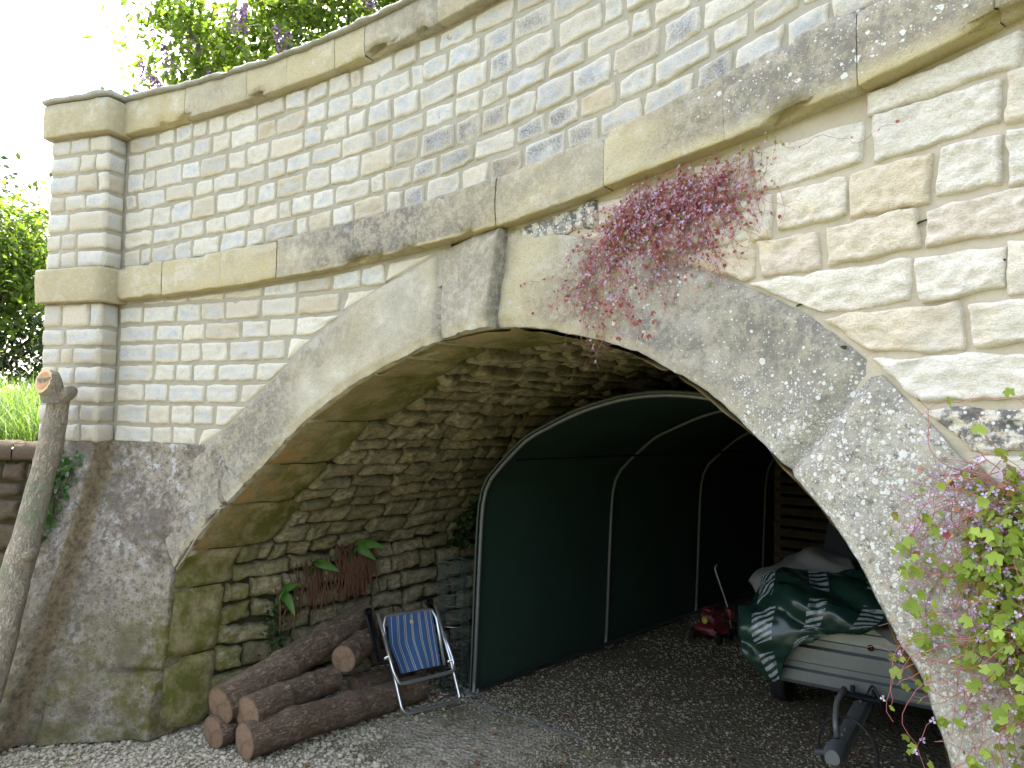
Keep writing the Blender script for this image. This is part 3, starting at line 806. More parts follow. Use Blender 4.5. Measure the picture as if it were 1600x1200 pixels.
# earth behind the wall: low on the far side of the pilaster, level with the parapet's foot over the tunnel
MAT['soil'] = m_simple('grassy_soil', (.052, .056, .030), .95, 0, .1, .5, 8, .03)
mb = MB(); P = []
TH0, TH1 = -.62, 1.25
for i in range(81):
    s = lerp(-9, SEND+1, i/80); row = []
    for j in range(19):
        h = -.20-14*(j/18)**1.8 if j else -.20
        zt = lerp(1.50, 2.72, sstep(-1.0, -.75, s)) + .45*sstep(0, 8, -h)*(.4 if s < -1 else 1)+.06*fbm((s, h, 2), 2)
        if s < -1.04: p = plan(-1.04, h)+Vector(((s+1.04)*.98, (s+1.04)*-.06))
        else: p = plan(s, h)
        row.append((p.x, p.y, zt))
    P.append(row)
mb.grid(P, None, 0)
# the bank's own front face down to the ground, behind the low wall and behind the bridge wall's foot
mb.grid([[(p[0], p[1], p[2]) for p in [r[0] for r in P] ], [(r[0][0], r[0][1]+.02, -.1) if i < 31 else tuple(r[0]) for i, r in enumerate(P)]], None, 0)
tag(mb.build('embankment', MAT['soil']), None, None, None, 'structure')

# unseen steep green bank, added behind the camera to block low sky light
mb = MB(); P = []
for i in range(61):
    th = lerp(-1.45, 1.45, i/60); row = []
    for j in range(15):
        r = 7.5+12*(j/14)**1.3; q = Vector((-math.sin(th)*r-1.5-.9*r*0, -math.cos(th)*r)); zz = 5.6*sstep(0, 1, j/11)+.5*fbm((q.x*.4, q.y*.4, 3), 3)*min(1, j/3)-(.06 if j == 0 else 0); row.append((q.x, q.y, zz))
    P.append(row)
mb.grid(P, None, 0); tag(mb.build('light_block_bank', MAT['soil']), None, None, None, 'structure')

# ---- gravel stones lying on the ground (uncountable)
def gravel():
    ico = []; t = (1+5**.5)/2
    for a, b in ((-1, t), (1, t), (-1, -t), (1, -t)): ico.append((a, b, 0))
    for a, b in ((-1, t), (1, t), (-1, -t), (1, -t)): ico.append((0, a, b))
    for a, b in ((-1, t), (1, t), (-1, -t), (1, -t)): ico.append((b, 0, a))
    ico = np.array(ico)/math.hypot(1, t)
    fc = np.array([(0, 11, 5), (0, 5, 1), (0, 1, 7), (0, 7, 10), (0, 10, 11), (1, 5, 9), (5, 11, 4), (11, 10, 2), (10, 7, 6), (7, 1, 8), (3, 9, 4), (3, 4, 2), (3, 2, 6), (3, 6, 8), (3, 8, 9), (4, 9, 5), (2, 4, 11), (6, 2, 10), (8, 6, 7), (9, 8, 1)])
    pos = []
    while len(pos) < 26000:
        x = random.uniform(-2.9, 2.3); y = random.uniform(3.0, 7.2); u, v = uv_of((x, y))
        if v > -.2 and not (.02 < u < 3.74): continue
        if v < 0 and u < 0 and v > -.75+(u+.9)*.2 and u > -1: pass
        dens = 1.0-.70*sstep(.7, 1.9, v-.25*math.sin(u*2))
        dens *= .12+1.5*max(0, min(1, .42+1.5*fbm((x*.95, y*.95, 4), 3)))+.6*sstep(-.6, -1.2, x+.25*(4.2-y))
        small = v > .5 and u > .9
        if random.random() > dens: continue
        pos.append((x, y, gz(x, y), .58 if small else 1.))
    pos = np.array(pos); kk = pos[:, 3]; pos = pos[:, :3]; n = len(pos)
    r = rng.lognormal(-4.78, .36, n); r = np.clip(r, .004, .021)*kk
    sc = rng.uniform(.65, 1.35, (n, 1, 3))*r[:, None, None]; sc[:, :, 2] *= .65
    jit = rng.uniform(.8, 1.2, (n, 12, 3)); V = ico[None]*jit*sc
    th = rng.uniform(0, 6.28, n); c, s = np.cos(th)[:, None], np.sin(th)[:, None]
    X = V[:, :, 0]*c-V[:, :, 1]*s; Y = V[:, :, 0]*s+V[:, :, 1]*c
    V = np.stack([X, Y, V[:, :, 2]], -1)+pos[:, None, :]; V[:, :, 2] += (r*.30)[:, None]
    idx = (fc[None]+12*np.arange(n)[:, None, None]).reshape(-1, 3)
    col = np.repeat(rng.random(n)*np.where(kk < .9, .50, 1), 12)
    m = NT('gravel_stone', .9, .2); rr_, g, b = m.attr()
    m.col(m.mix(m.noise(60, 4), m.ramp(rr_, [(0, (.17, .14, .095)), (.3, (.30, .255, .18)), (.65, (.40, .355, .265)), (.92, (.52, .48, .39)), (1, (.30, .20, .13))]), (.33, .30, .22)))
    o = np_obj('gravel', V.reshape(-1, 3), idx, 3, m.m, None, col)
    tag(o, 'loose pale gravel stones strewn over the ground under the arch', 'gravel', None, 'stuff')
gravel()
# dead leaves on the ground
def litter():
    n = 420; V = []; F = []; c = []
    while len(F) < n:
        x = random.uniform(-2.2, 2.0); y = random.uniform(3.4, 6.6); u, v = uv_of((x, y))
        if (v > -.2 and not (.3 < u < 3.6)): continue
        if random.random() > (.25 if v < .8 else .6): continue
        a = random.uniform(0, 6.28); l = random.uniform(.012, .03); w = l*.5; z = gz(x, y)+.012
        d = Vector((math.cos(a), math.sin(a), random.uniform(-.3, .4))); e = Vector((-math.sin(a), math.cos(a), random.uniform(-.3, .3)))
        p = Vector((x, y, z)); o = len(V); V += [p-d*l, p+e*w, p+d*l, p-e*w]; F.append((o, o+1, o+2, o+3)); c += [random.random()]*4
    m = NT('dead_leaf', .8, .2); r, g, b = m.attr(); m.col(m.ramp(r, [(0, (.10, .05, .03)), (.5, (.19, .10, .05)), (1, (.30, .22, .12))]))
    o = np_obj('leaf_litter', [tuple(v) for v in V], F, 4, m.m, None, np.array(c))
    tag(o, 'brown dead leaves scattered on the shaded gravel', 'leaf litter', None, 'stuff')
litter()

# ================================================================ foliage tools
def quad_leaves(P, Nn, size, ratio=.55, fold=.25, droop=.3):
    """pointed folded leaves (two quads each): P (n,3) base points, Nn (n,3) rough facing"""
    n = len(P); Nn = Nn/np.linalg.norm(Nn, axis=1, keepdims=True)
    r = rng.normal(size=(n, 3)); T = r-(r*Nn).sum(1, keepdims=True)*Nn; T[:, 2] -= droop; T /= np.linalg.norm(T, axis=1, keepdims=True)
    B = np.cross(Nn, T); s = size[:, None]
    a = P; t = P+T*s+0*Nn; m = P+T*s*.45-Nn*s*fold*.25; l = P+T*s*.42+B*s*ratio*.5+Nn*s*fold*.3; rr = P+T*s*.42-B*s*ratio*.5+Nn*s*fold*.3
    V = np.stack([a, l, t, rr, m], 1).reshape(-1, 3); o = 5*np.arange(n)[:, None]
    F = np.concatenate([np.array([[0, 4, 2, 1]])+o, np.array([[0, 3, 2, 4]])+o], 0)
    return V, F
def crown_points(n, centre, rad, ncl, spread, seed=0, hollow=.35, keep=None):
    g = np.random.default_rng(seed); cs = []
    while len(cs) < ncl:
        v = g.normal(size=3); v /= np.linalg.norm(v); r = g.uniform(hollow, 1.0)**.6
        p = np.array(centre)+v*r*np.array(rad)
        if keep and not keep(p): continue
        cs.append(p)
    cs = np.array(cs); k = g.integers(0, ncl, n); wts = g.uniform(.55, 1.5, ncl)
    P = cs[k]+g.normal(size=(n, 3))*spread*wts[k][:, None]
    out = P-np.array(centre); out /= np.maximum(1e-6, np.linalg.norm(out, axis=1, keepdims=True))
    Nn = out*.5+g.normal(size=(n, 3))*.55+np.array([0, 0, .55])
    tone = np.clip(.5+.22*g.normal(size=ncl)[k]+.18*g.normal(size=n), 0, 1)
    if keep is not None:
        m = np.array([keep(p) for p in P]); P, Nn, tone, k = P[m], Nn[m], tone[m], k[m]
    return P, Nn, tone, cs
def branches(mb, base, cs, r0, up=.5):
    for c in cs:
        c = Vector(c); b = Vector(base); m = b.lerp(c, .45)+Vector((random.uniform(-.1, .1), random.uniform(-.1, .1), (c.z-b.z)*.15))
        mb.tube([b, b.lerp(m, .5)+Vector((0, 0, .03)), m, m.lerp(c, .6), c], [r0, r0*.8, r0*.55, r0*.35, r0*.12], 5, 0, False)
MAT['leaf'] = leaf_mat('broad_green_leaf', [(0, (.045, .085, .018)), (.5, (.075, .135, .028)), (1, (.12, .17, .035))])
MAT['leaf_d'] = leaf_mat('dark_evergreen_leaf', [(0, (.022, .045, .016)), (.5, (.04, .075, .024)), (1, (.07, .11, .03))], .25)
MAT['leaf_b'] = leaf_mat('bright_young_leaf', [(0, (.10, .17, .028)), (.5, (.15, .225, .04)), (1, (.22, .28, .06))], .68)
MAT['twig'] = m_bark('brown_twig', (.10, .075, .05), (.18, .14, .10), (.12, .12, .08))
def shrub(name, label, cat, centre, rad, base, n, size, mats, ncl, spread, seed, keep=None, group=None, nbr=14, r0=.035, hollow=.35):
    t = thing(name, label, cat, base, group); 
    P, Nn, tone, cs = crown_points(n, centre, rad, ncl, spread, seed, hollow, keep)
    sz = size*np.random.default_rng(seed+1).uniform(.6, 1.25, len(P)); V, F = quad_leaves(P, Nn, sz)
    V = V-np.array(base); np_obj('crown', V, F, 4, mats, t, np.repeat(tone, 5))
    mb = MB(); lb = Vector((0, 0, 0)); branches(mb, lb, [Vector(c)-Vector(base) for c in cs[:nbr]], r0); mb.build('trunk', MAT['twig'], t)
    return t, cs
# lilac behind the parapet
def behind(p):
    v = np.array(p[:2])-np.array((CC.x, CC.y)); return np.hypot(*v) > RAD+.5
lil, lcs = shrub('lilac_bush', 'leafy lilac bush with purple flower heads rising over the left of the parapet', 'bush', (-1.35, 5.75, 4.30), (1.50, .75, 1.0), (-1.3, 5.8, 2.75), 24000, .075, MAT['leaf_b'], 170, .15, 3, behind, None, 26)
def panicles(parent, base):
    V = []; F = []; c = []
    cents = [(-2.72, 5.45, 3.98), (-2.62, 5.3, 4.10), (-2.5, 5.25, 3.98), (-2.45, 5.25, 4.2), (-1.95, 5.2, 4.50), (-1.93, 5.2, 4.44), (-1.62, 5.1, 4.28), (-1.58, 5.1, 4.24), (-2.0, 5.3, 4.08), (-1.05, 5.2, 4.62), (-2.3, 5.3, 4.35), (-1.4, 5.2, 4.75), (-2.1, 5.2, 4.0)]
    for ce in cents:
        ax = Vector((random.uniform(-.5, .5), random.uniform(-.5, .2), random.uniform(.2, 1))).normalized()
        for i in range(150):
            f = random.random(); r = .055*(1-f)**.7+.006; q = Vector([random.gauss(0, 1) for _ in range(3)]).normalized()*r
            p = Vector(ce)+ax*(f*.19-.09)+q-Vector(base); s = random.uniform(.007, .012); a = Vector([random.gauss(0, 1) for _ in range(3)]).normalized(); b = a.orthogonal().normalized()*s; d = a.cross(b).normalized()*s
            o = len(V); V += [p-b, p+d, p+b, p-d]; F.append((o, o+1, o+2, o+3)); c += [random.random()]*4
    m = NT('lilac_petal', .7, .2); r, g, b = m.attr(); m.col(m.ramp(r, [(0, (.20, .09, .20)), (.6, (.36, .22, .38)), (1, (.55, .42, .58))]))
    np_obj('flower_head', [tuple(v) for v in V], F, 4, m.m, parent, np.array(c))
panicles(lil, (-1.3, 5.8, 2.75))
shrub('garden_tree', 'broad leafy green tree behind the parapet, right of the lilac', 'tree', (-.1, 7.4, 5.4), (2.0, 1.1, 1.35), (.1, 7.6, 2.75), 5200, .12, MAT['leaf'], 105, .21, 9, behind, None, 26, .06)
# trees beyond the left end
shrub('hedge_tree', 'dark dense evergreen tree in the left background beyond the pilaster', 'tree', (-7.9, 10.5, 2.7), (2.6, 1.6, 2.25), (-7.9, 10.7, 1.5), 24000, .12, MAT['leaf_d'], 230, .26, 15, None, None, 24, .05, .45)
shrub('ash_sapling', 'bright yellow green young tree in front of the dark evergreen', 'tree', (-6.6, 9.0, 3.55), (1.35, .9, .75), (-6.6, 9.1, 1.5), 11000, .10, MAT['leaf_b'], 90, .22, 19, None, None, 20, .05)
shrub('distant_tree', 'pale feathery treetop at the left edge above the hedge', 'tree', (-12.9, 15.5, 5.2), (1.4, 1.2, 1.15), (-12.8, 15.6, 1.6), 1500, .12, MAT['leaf_b'], 45, .24, 27, None, None, 20, .07)

# ---- grass
def grass(name, label, n, sampler, hmin, hmax, w, mat, seed):
    g = random.Random(seed); V = []; F = []; c = []
    for _ in range(n):
        p, hh = sampler(g); h = g.uniform(hmin, hmax)*hh; a = g.uniform(0, 6.28); lean = g.uniform(.15, .9)*h; d = Vector((math.cos(a), math.sin(a), 0)); e = Vector((-d.y, d.x, 0)); tone = g.random()
        pts = []
        for k in range(5):
            f = k/4; q = Vector(p)+Vector((0, 0, h*f*(1-.25*f*lean/h)))+d*lean*f*f; ww = w*(1-f)**.7
            pts.append((q-e*ww, q+e*ww))
        o = len(V)
        for l, r in pts: V += [l, r]; c += [tone]*2
        for k in range(4): F.append((o+2*k, o+2*k+1, o+2*k+3, o+2*k+2))
    ob = np_obj(name, [tuple(v) for v in V], F, 4, mat, None, np.array(c)); tag(ob, label, 'grass', None, 'stuff')
MAT['grass'] = leaf_mat('long_grass_blade', [(0, (.09, .17, .035)), (.5, (.14, .24, .06)), (1, (.24, .32, .11))], .45, .5)
def gs(g):
    x = g.uniform(-5.2, -2.45); y = g.uniform(4.96, 6.6); return (x, y, 1.5), (1 if y > 5.4 else .7)
grass('bank_grass', 'long sunlit grass on the bank above the low wall at left', 8000, gs, .20, .60, .006, MAT['grass'], 5)
def gs2(g):
    s = g.uniform(.3, 1.6); p = plan(s, -g.uniform(.42, .7)); return (p.x, p.y, 3.22+.12*s), 1
grass('verge_grass', 'thin grass blades poking over the parapet below the lilac', 420, gs2, .35, .62, .004, MAT['grass'], 6)

# ================================================================ low wall at left
low = thing('boundary_wall', 'low dark brown stone wall running left from the bridge pilaster', 'wall', (-3.0, 4.8, 0))
mb = MB()
A0 = Vector((-2.66, 4.76)); AD = Vector((-1, -.06)).normalized(); AN = Vector((AD.y, -AD.x)); 
if AN.y > 0: AN = -AN
def Ml(a, b, h): p = A0+AD*a+AN*h; return Vector((p.x+3.0, p.y-4.8, b))
rows = [[Ml(-.2, z, 0), Ml(6, z, 0)] for z in (-.05, 1.5)]; mb.grid(rows, None, 0)
z = 0; random.seed(31)
while z < 1.40:
    z1 = min(1.43, z+random.uniform(.10, .18)); a = -.15
    if z1 > 1.36: z1 = 1.43
    for w in widths(4.5, .22, .5):
        g = .006; stone(mb, Ml, [(a+g, z+g), (a+w-g, z+g), (a+w-g, z1-g), (a+g, z1-g)], 1, edge=-.02, bulge=random.uniform(.01, .035), rough=.016, wob=.014, fine=True, rc=.06, mould=.0, moss=lambda a, b: .3); a += w
    z = z1
a = -.15
for w in widths(4.5, .3, .55):
    P = []
    for i in range(9):
        x = a+.004+(w-.008)*i/8; e = .008 if i in (0, 8) else 0
        P.append([Ml(x, 1.435, 0), Ml(x, 1.436, .05-e), Ml(x, 1.45, .065-e+.006*fbm((x*9, 0, 0))), Ml(x, 1.50, .06-e+.01*fbm((x*9, 2, 0))), Ml(x, 1.545-e+.012*fbm((x*7, 3, 0)), .03), Ml(x, 1.55-e+.012*fbm((x*7, 5, 0)), -.12), Ml(x, 1.53, -.30)])
    mb.grid(P, None, 2); a += w
def m_brown():
    n = NT('brown_lichened_stone', .93, .1); r, g, b = n.attr(); n1 = n.noise(16, 7, .75); n2 = n.noise(70, 4, .7)
    c = n.mix(n1, (.065, .048, .034), (.15, .115, .083)); c = n.mix(n.ramp(n.noise(9, 6, .7), [(.6, 0), (.7, .8)]), c, (.36, .34, .30)); c = n.mix(n.math('MULTIPLY', n.ramp(n.noise(6, 4), [(.5, 0), (.7, 1)]), .5), c, (.10, .11, .04))
    n.col(c); n.bump(n.math('ADD', n1, n2, False), .8, .014); return n.m
MAT['brown'] = m_brown()
mb.build('coursed_stonework', [MAT['joint'], MAT['brown'], MAT['brown']], low)

# ================================================================ cut trunk leaning on the pilaster
MAT['bark'] = m_bark('grey_green_bark', (.30, .25, .18), (.48, .415, .32), (.38, .34, .26), None, (.22, .235, .15))
MAT['cut'] = m_simple('fresh_cut_wood', (.50, .27, .13), .8, 0, .2, .35, 18)
MAT['cutp'] = m_simple('pale_sapwood', (.60, .43, .25), .8, 0, .2, .2, 30)
trunk = thing('tree_trunk', 'cut grey trunk leaning against the pilaster with a fresh orange saw cut on top', 'tree trunk', (-2.60, 3.82, 0))
B = Vector((-2.60, 3.82, 0)); path = [(-2.60, 3.80, -.03), (-2.60, 3.86, .20), (-2.595, 3.96, .45), (-2.60, 4.05, .70), (-2.605, 4.13, .92), (-2.60, 4.20, 1.12), (-2.585, 4.27, 1.38), (-2.565, 4.31, 1.62), (-2.545, 4.32, 1.78), (-2.54, 4.30, 1.86)]
pp = [Vector(p)-B for p in path]; dense = []
for a, b in zip(pp, pp[1:]):
    for k in range(6): dense.append(a.lerp(b, k/6))
dense.append(pp[-1]); rr = [lerp(.084, .056, i/(len(dense)-1))*(1+.10*max(0, 1-abs(i-25)/3)+.16*max(0, 1-abs(i-52)/4)) for i in range(len(dense))]
mb = MB(); mb.tube(dense, rr, 24, 0, True, wob=.12, along=True); tb = mb.build('bark', MAT['bark'], trunk)
mb = MB(); e = dense[-1]
st = [e+Vector((-.02, -.005, -.06)), e+Vector((-.02, -.02, -.01)), e+Vector((-.025, -.035, .04)), e+Vector((-.03, -.05, .075))]
mb.tube(st, [.062, .062, .058, .052], 16, 0, True, wob=.14, along=True); mb.build('branch_collar', MAT['bark'], trunk)
mb = MB(); nrm = Vector((-.12, -.93, .32)).normalized(); sx = nrm.cross(Vector((0, 0, 1))).normalized(); sy = sx.cross(nrm).normalized()
if sy.z < 0: sy = -sy
cc = e+Vector((-.035, -.085, .045))
for (k, m_, off) in ((1.0, 1, 0), (.72, 0, .003)):
    ring = [cc+nrm*off+sx*math.cos(2*math.pi*i/28)*.046*k*(1+.08*math.sin(3*i))+sy*math.sin(2*math.pi*i/28)*.072*k for i in range(28)]
    mb.poly(ring, m_)
    if m_ == 1: mb.grid([[p for p in ring], [p-nrm*.05+(p-cc)*.12 for p in ring]], None, 2, None, True)
mb.build('cut_face', [MAT['cut'], MAT['cutp'], MAT['bark']], trunk, False)
mb = MB(); mb.tube([e+Vector((.02, .0, -.05)), e+Vector((.065, -.01, -.02)), e+Vector((.095, -.02, -.005))], [.045, .040, .030], 12, 0, True, wob=.2, along=True); mb.build('branch_stub', MAT['bark'], trunk)
mb = MB(); q = dense[25]; mb.tube([q, q+Vector((.06, -.03, .02)), q+Vector((.10, -.04, .035))], [.04, .036, .026], 12, 0, True, wob=.2, along=True); mb.build('branch_stub', MAT['bark'], trunk)

# ---- ivy behind the trunk, ivy beside the shelter
MAT['ivy'] = leaf_mat('glossy_ivy_leaf', [(0, (.035, .085, .02)), (.5, (.06, .14, .03)), (1, (.10, .19, .04))], .2, .35)
def wall_leaves(name, label, cat, base, samp, n, size, mat, seed, stems=True):
    t = thing(name, label, cat, base); g = np.random.default_rng(seed); random.seed(seed); P = []; Nn = []
    for _ in range(n):
        p, nn = samp(); P.append(p); Nn.append(nn+Vector(g.normal(size=3))*.45)
    P = np.array([tuple(p) for p in P])-np.array(base); Nn = np.array([tuple(x) for x in Nn]); V, F = quad_leaves(P, Nn, size*g.uniform(.6, 1.3, n), .85, .2, .6)
    np_obj('foliage', V, F, 4, mat, t, np.repeat(g.random(n), 5))
    mb = MB()
    for k in range(6):
        i = g.integers(0, n); j = g.integers(0, n); a, b = Vector(P[i]), Vector(P[j]); mb.tube([a, a.lerp(b, .5)+Vector((0, -.01, 0)), b], .003, 4, 0, False)
    mb.build('stem', MAT['twig'], t); return t
def iv1():
    z = random.uniform(1.03, 1.50); s = random.gauss(-.735, .05)-.1*(1.5-z); return Mw(s, z, .15+random.uniform(0, .05)), Vector((-.2, -.9, .3))
wall_leaves('ivy', 'small green ivy patch on the pilaster beside the leaning trunk', 'ivy', (-2.5, 4.2, 1.0), iv1, 240, .040, MAT['ivy'], 41)
def iv2():
    v = random.gauss(2.22, .05); z = random.uniform(.75, 1.40); t = .1+z; return Mv(v, z+.02, .03+random.uniform(0, .10)), Vector((.6, -.6, .2))
wall_leaves('ivy', 'dark ivy climbing the tunnel wall beside the shelter edge', 'ivy', (-.8, 5.4, .7), iv2, 330, .05, MAT['leaf_d'], 43)

# ---- hart's tongue plants with dead brown fronds, on the tunnel wall
MAT['dead'] = m_simple('dead_brown_frond', (.13, .065, .04), .9, 0, .15, .5, 60)
def frond_plant(label, v, z, leaves, dead, seed, base_off=.03):
    random.seed(seed); b = Mv(v, z, base_off); t = thing('wall_plant', label, 'plant', tuple(b)); d0 = Vector((D2.x, D2.y, 0)); a0 = Vector((A2.x, A2.y, 0))
    for (dx, dz, ln, wd) in leaves:
        mb = MB(); P = []; C = []; dirv = (a0*dx+Vector((0, 0, dz))+d0*.55).normalized(); side = dirv.cross(d0-a0*.3).normalized(); nn = side.cross(dirv)
        for i in range(9):
            f = i/8; c = dirv*ln*f+Vector((0, 0, -.45*ln*f*f))+d0*.03; w = wd*math.sin(math.pi*min(1, .06+f*.95))**.6*(1-.45*f)+.001
            P.append([c-side*w+nn*w*.25, c-side*w*.5+nn*w*.05, c, c+side*w*.5+nn*w*.05, c+side*w+nn*w*.25]); q = random.random(); C.append([(.5+.4*q, 0, 0)]*5)
        mb.grid(P, C); mb.build('leaf', MAT['ivy_b'], t)
    if dead:
        mb = MB()
        for _ in range(dead):
            o = a0*random.gauss(0, .07)+Vector((0, 0, random.uniform(-.05, .04))); l = random.uniform(.15, .34); sw = a0*random.gauss(0, .05)
            p = [o, o+d0*.05+sw*.3+Vector((0, 0, -l*.3)), o+d0*.055+sw*.7+Vector((0, 0, -l*.7)), o+d0*.045+sw+Vector((0, 0, -l))]
            mb.tube(p, [.003, .005, .006, .002], 4, 0, False)
        mb.build('dead_fronds', MAT['dead'], t)
    return t
MAT['ivy_b'] = leaf_mat('bright_strap_leaf', [(0, (.06, .17, .03)), (1, (.13, .28, .05))], .35, .4)
frond_plant('bright green strap-leaved plant low on the tunnel wall, nearest the arch edge', .62, .66, [(-.5, .3, .16, .035), (.3, .8, .17, .034), (.1, -.4, .13, .03), (-.9, -.1, .11, .025)], 5, 51)
frond_plant('green strap-leaved plant with a few reddish dead fronds, middle of the tunnel wall', .86, .80, [(-.8, .1, .15, .03), (.7, .1, .16, .035), (.2, .6, .12, .03), (-.3, .4, .12, .028)], 26, 52)
frond_plant('green strap-leaved plant above a thick beard of brown dead fronds', 1.18, .88, [(.9, .5, .22, .04), (.5, -.1, .14, .036), (-.5, .2, .14, .03), (.2, .9, .15, .026), (-.9, 0, .14, .025)], 110, 53)
def iv3():
    z = random.uniform(.28, .60); return Mv(random.gauss(.60, .045), z, .03+random.uniform(0, .05)), Vector((.6, -.6, .2))
wall_leaves('ferny_weed', 'dark bluish green ferny weed trailing on the wall above the logs', 'plant', (-1.4, 4.8, .3), iv3, 170, .026, MAT['leaf_d'], 45)

# ================================================================ logs
MAT['logbark'] = m_bark('brown_log_bark', (.13, .09, .06), (.27, .195, .135), (.34, .27, .20), None)
MAT['logend'] = m_rings('sawn_log_end', (.19, .12, .075), (.27, .185, .12))
def log(label, a, b, ra, rb, seed, bend=.012, scar=None):
    random.seed(seed); a, b = Vector(a), Vector(b); t = thing('log', label, 'log', tuple(a), 'logs stacked against the tunnel wall')
    ax = (b-a).normalized(); n = 40; P = []; R = []; o1 = Vector((random.gauss(0, 1), random.gauss(0, 1), random.gauss(0, 1))); o1 = (o1-ax*o1.dot(ax)).normalized()
    for i in range(n+1):
        f = i/n; P.append((b-a)*f+o1*bend*math.sin(f*math.pi*1.3+seed)); k = 1+.05*mn.noise((f*6+seed, 0, 0)); R.append(lerp(ra, rb, f)*k)
    for s_ in (.3, .62):
        for i in range(n+1): R[i] *= 1+.10*math.exp(-(((i/n)-s_-.1*math.sin(seed))/.03)**2)
    mb = MB(); rings = mb.tube(P, R, 30, 0, False, wob=.07, along=True); mb.build('log_bark', MAT['logbark'], t)
    for end, sg in ((0, -1), (-1, 1)):
        mb = MB(); ring = rings[end]; c = sum(ring, Vector())/len(ring); rows = []
        FS = (1.0, .97, .8, .55, .3, .08)
        for f in FS: rows.append([c+(p-c)*f+ax*sg*(.0+.006*(1-f)+.002*mn.noise(p*40)) for p in ring])
        mb.grid(rows, [[(f, 0, 0)]*len(ring) for f in FS], 0, None, True); mb.poly(rows[-1], 0, (.04, 0, 0)); mb.build('sawn_end', MAT['logend'], t)
    return t
log('topmost long log sloping up to the back of the pile', (-1.49, 4.075, .235), (-.90, 5.02, .46), .098, .088, 1)
log('middle log of the pile, its sawn end just right of the topmost one', (-1.335, 4.03, .205), (-1.0, 4.56, .215), .088, .075, 2)
log('short log at the bottom left of the pile, mostly hidden', (-1.52, 4.09, .085), (-1.18, 4.62, .09), .086, .08, 3)
log('long front log on the gravel at the bottom of the pile', (-1.315, 3.96, .09), (-.52, 4.86, .085), .092, .08, 4)
log('short round log lying high in the pile behind the chair', (-.95, 4.52, .35), (-.80, 4.95, .36), .078, .07, 5)
log('smallest log end low in the pile beside the chair', (-.90, 4.66, .13), (-.62, 5.06, .13), .060, .058, 6)

# ================================================================ folding chair
MAT['alu'] = m_simple('polished_aluminium_tube', (.62, .63, .65), .28, .9, .5, .1, 20)
MAT['black'] = m_simple('black_plastic', (.015, .015, .017), .45, 0, .4, .2, 20)
def m_stripe():
    n = NT('blue_striped_canvas', .85, .2); r, g, b = n.attr()
    def band(lo, hi): return n.math('MULTIPLY', n.math('GREATER_THAN', r, lo), n.math('LESS_THAN', r, hi))
    c = n.mix(n.noise(40, 4), (.035, .085, .20), (.055, .12, .26)); tot = None
    for i, x in enumerate((.07, .20, .235, .36, .395, .52, .545, .68, .71, .83, .86, .95)):
        k = band(x-.007, x+.007); c = n.mix(k, c, (.42, .35, .22) if i % 2 else (.36, .39, .42))
    n.col(c); n.bump(n.noise(400, 2), .2, .002); return n.m
MAT['canvas'] = m_stripe()
chair = thing('folding_chair', 'folded camping chair with blue striped canvas leaning on the logs', 'chair', (-.445, 4.70, 0))
CB0 = Vector((-.600, 4.575, .016)); CB1 = Vector((-.290, 4.795, .016)); CTL = Vector((-.792, 4.76, .535)); CTR = Vector((-.462, 4.975, .545)); CORG = Vector((-.445, 4.70, 0))
cn = (CB1-CB0).cross(CTL-CB0).normalized()
if cn.y > 0: cn = -cn
def CP(x, y, n=0):
    """a point of the folded frame; x, y measured on a flat drawing of it, n out of its plane"""
    b = .5
    for _ in range(30):
        a = (x-380+165*b)/510; b = (1160-115*a-y)/max(1, 945-50*a)
    p = CB0*(1-a)*(1-b)+CB1*a*(1-b)+CTL*(1-a)*b+CTR*a*b; return p+cn*n-CORG
def rounded(pts, r=.25, k=5):
    out = [pts[0]]
    for a, b, c in zip(pts, pts[1:], pts[2:]):
        p, q = b.lerp(a, r), b.lerp(c, r)
        for i in range(k+1): t = i/k; out.append(p*(1-t)**2+b*2*t*(1-t)+q*t*t)
    out.append(pts[-1]); return out
mb = MB(); mb.tube(rounded([CP(205, 215, .02), CP(290, 620, .02), CP(378, 1172, .015), CP(905, 1040, .015), CP(850, 770, .02), CP(720, 150, .02)], .14), .0105, 10); mb.build('leg_frame', MAT['alu'], chair)
mb = MB(); mb.tube(rounded([CP(232, 440, .045), CP(300, 790, .045), CP(345, 905, .045), CP(845, 785, .045), CP(838, 690, .045), CP(765, 420, .045)], .2), .0105, 10); mb.build('seat_frame', MAT['alu'], chair)
mb = MB(); mb.tube(rounded([CP(295, 580, .0), CP(262, 330, .0), CP(285, 225, .0), CP(690, 175, .0), CP(735, 270, .0), CP(785, 715, .0)], .2), .0105, 10); mb.build('back_frame', MAT['alu'], chair)
mb = MB(); P = []; C = []
for j in range(25):
    f = j/24; row = []; cr = []
    for i in range(29):
        g = i/28; xl = lerp(300, 300, min(1, f*2)) if f < .5 else lerp(300, 388, (f-.5)*2); xr = lerp(690, 752, f); yl = lerp(240, 790, f); yr = lerp(185, 712, f)
        x = lerp(xl, xr, g); y = lerp(yl, yr, g)-18*math.sin(math.pi*g)*(1-f); dd = .022*math.sin(math.pi*g)*(.3+.7*math.sin(math.pi*f))-.012*math.sin(g*9+f*3)*f+.05*f*sstep(.5, 1, f)
        row.append(CP(x, y, .006-dd*.7+.03*sstep(.55, 1, f))); cr.append((g, f, 0))
    P.append(row); C.append(cr)
mb.grid(P, C); fab = mb.build('canvas_seat', MAT['canvas'], chair)
mb = MB(); c0 = CP(500, 298, .012); mb.box(c0, ((CB1-CB0).normalized(), (CTL-CB0).normalized(), cn), (.011, .011, .002), 0); mb.build('maker_tag', MAT['cutp'], fab, False)
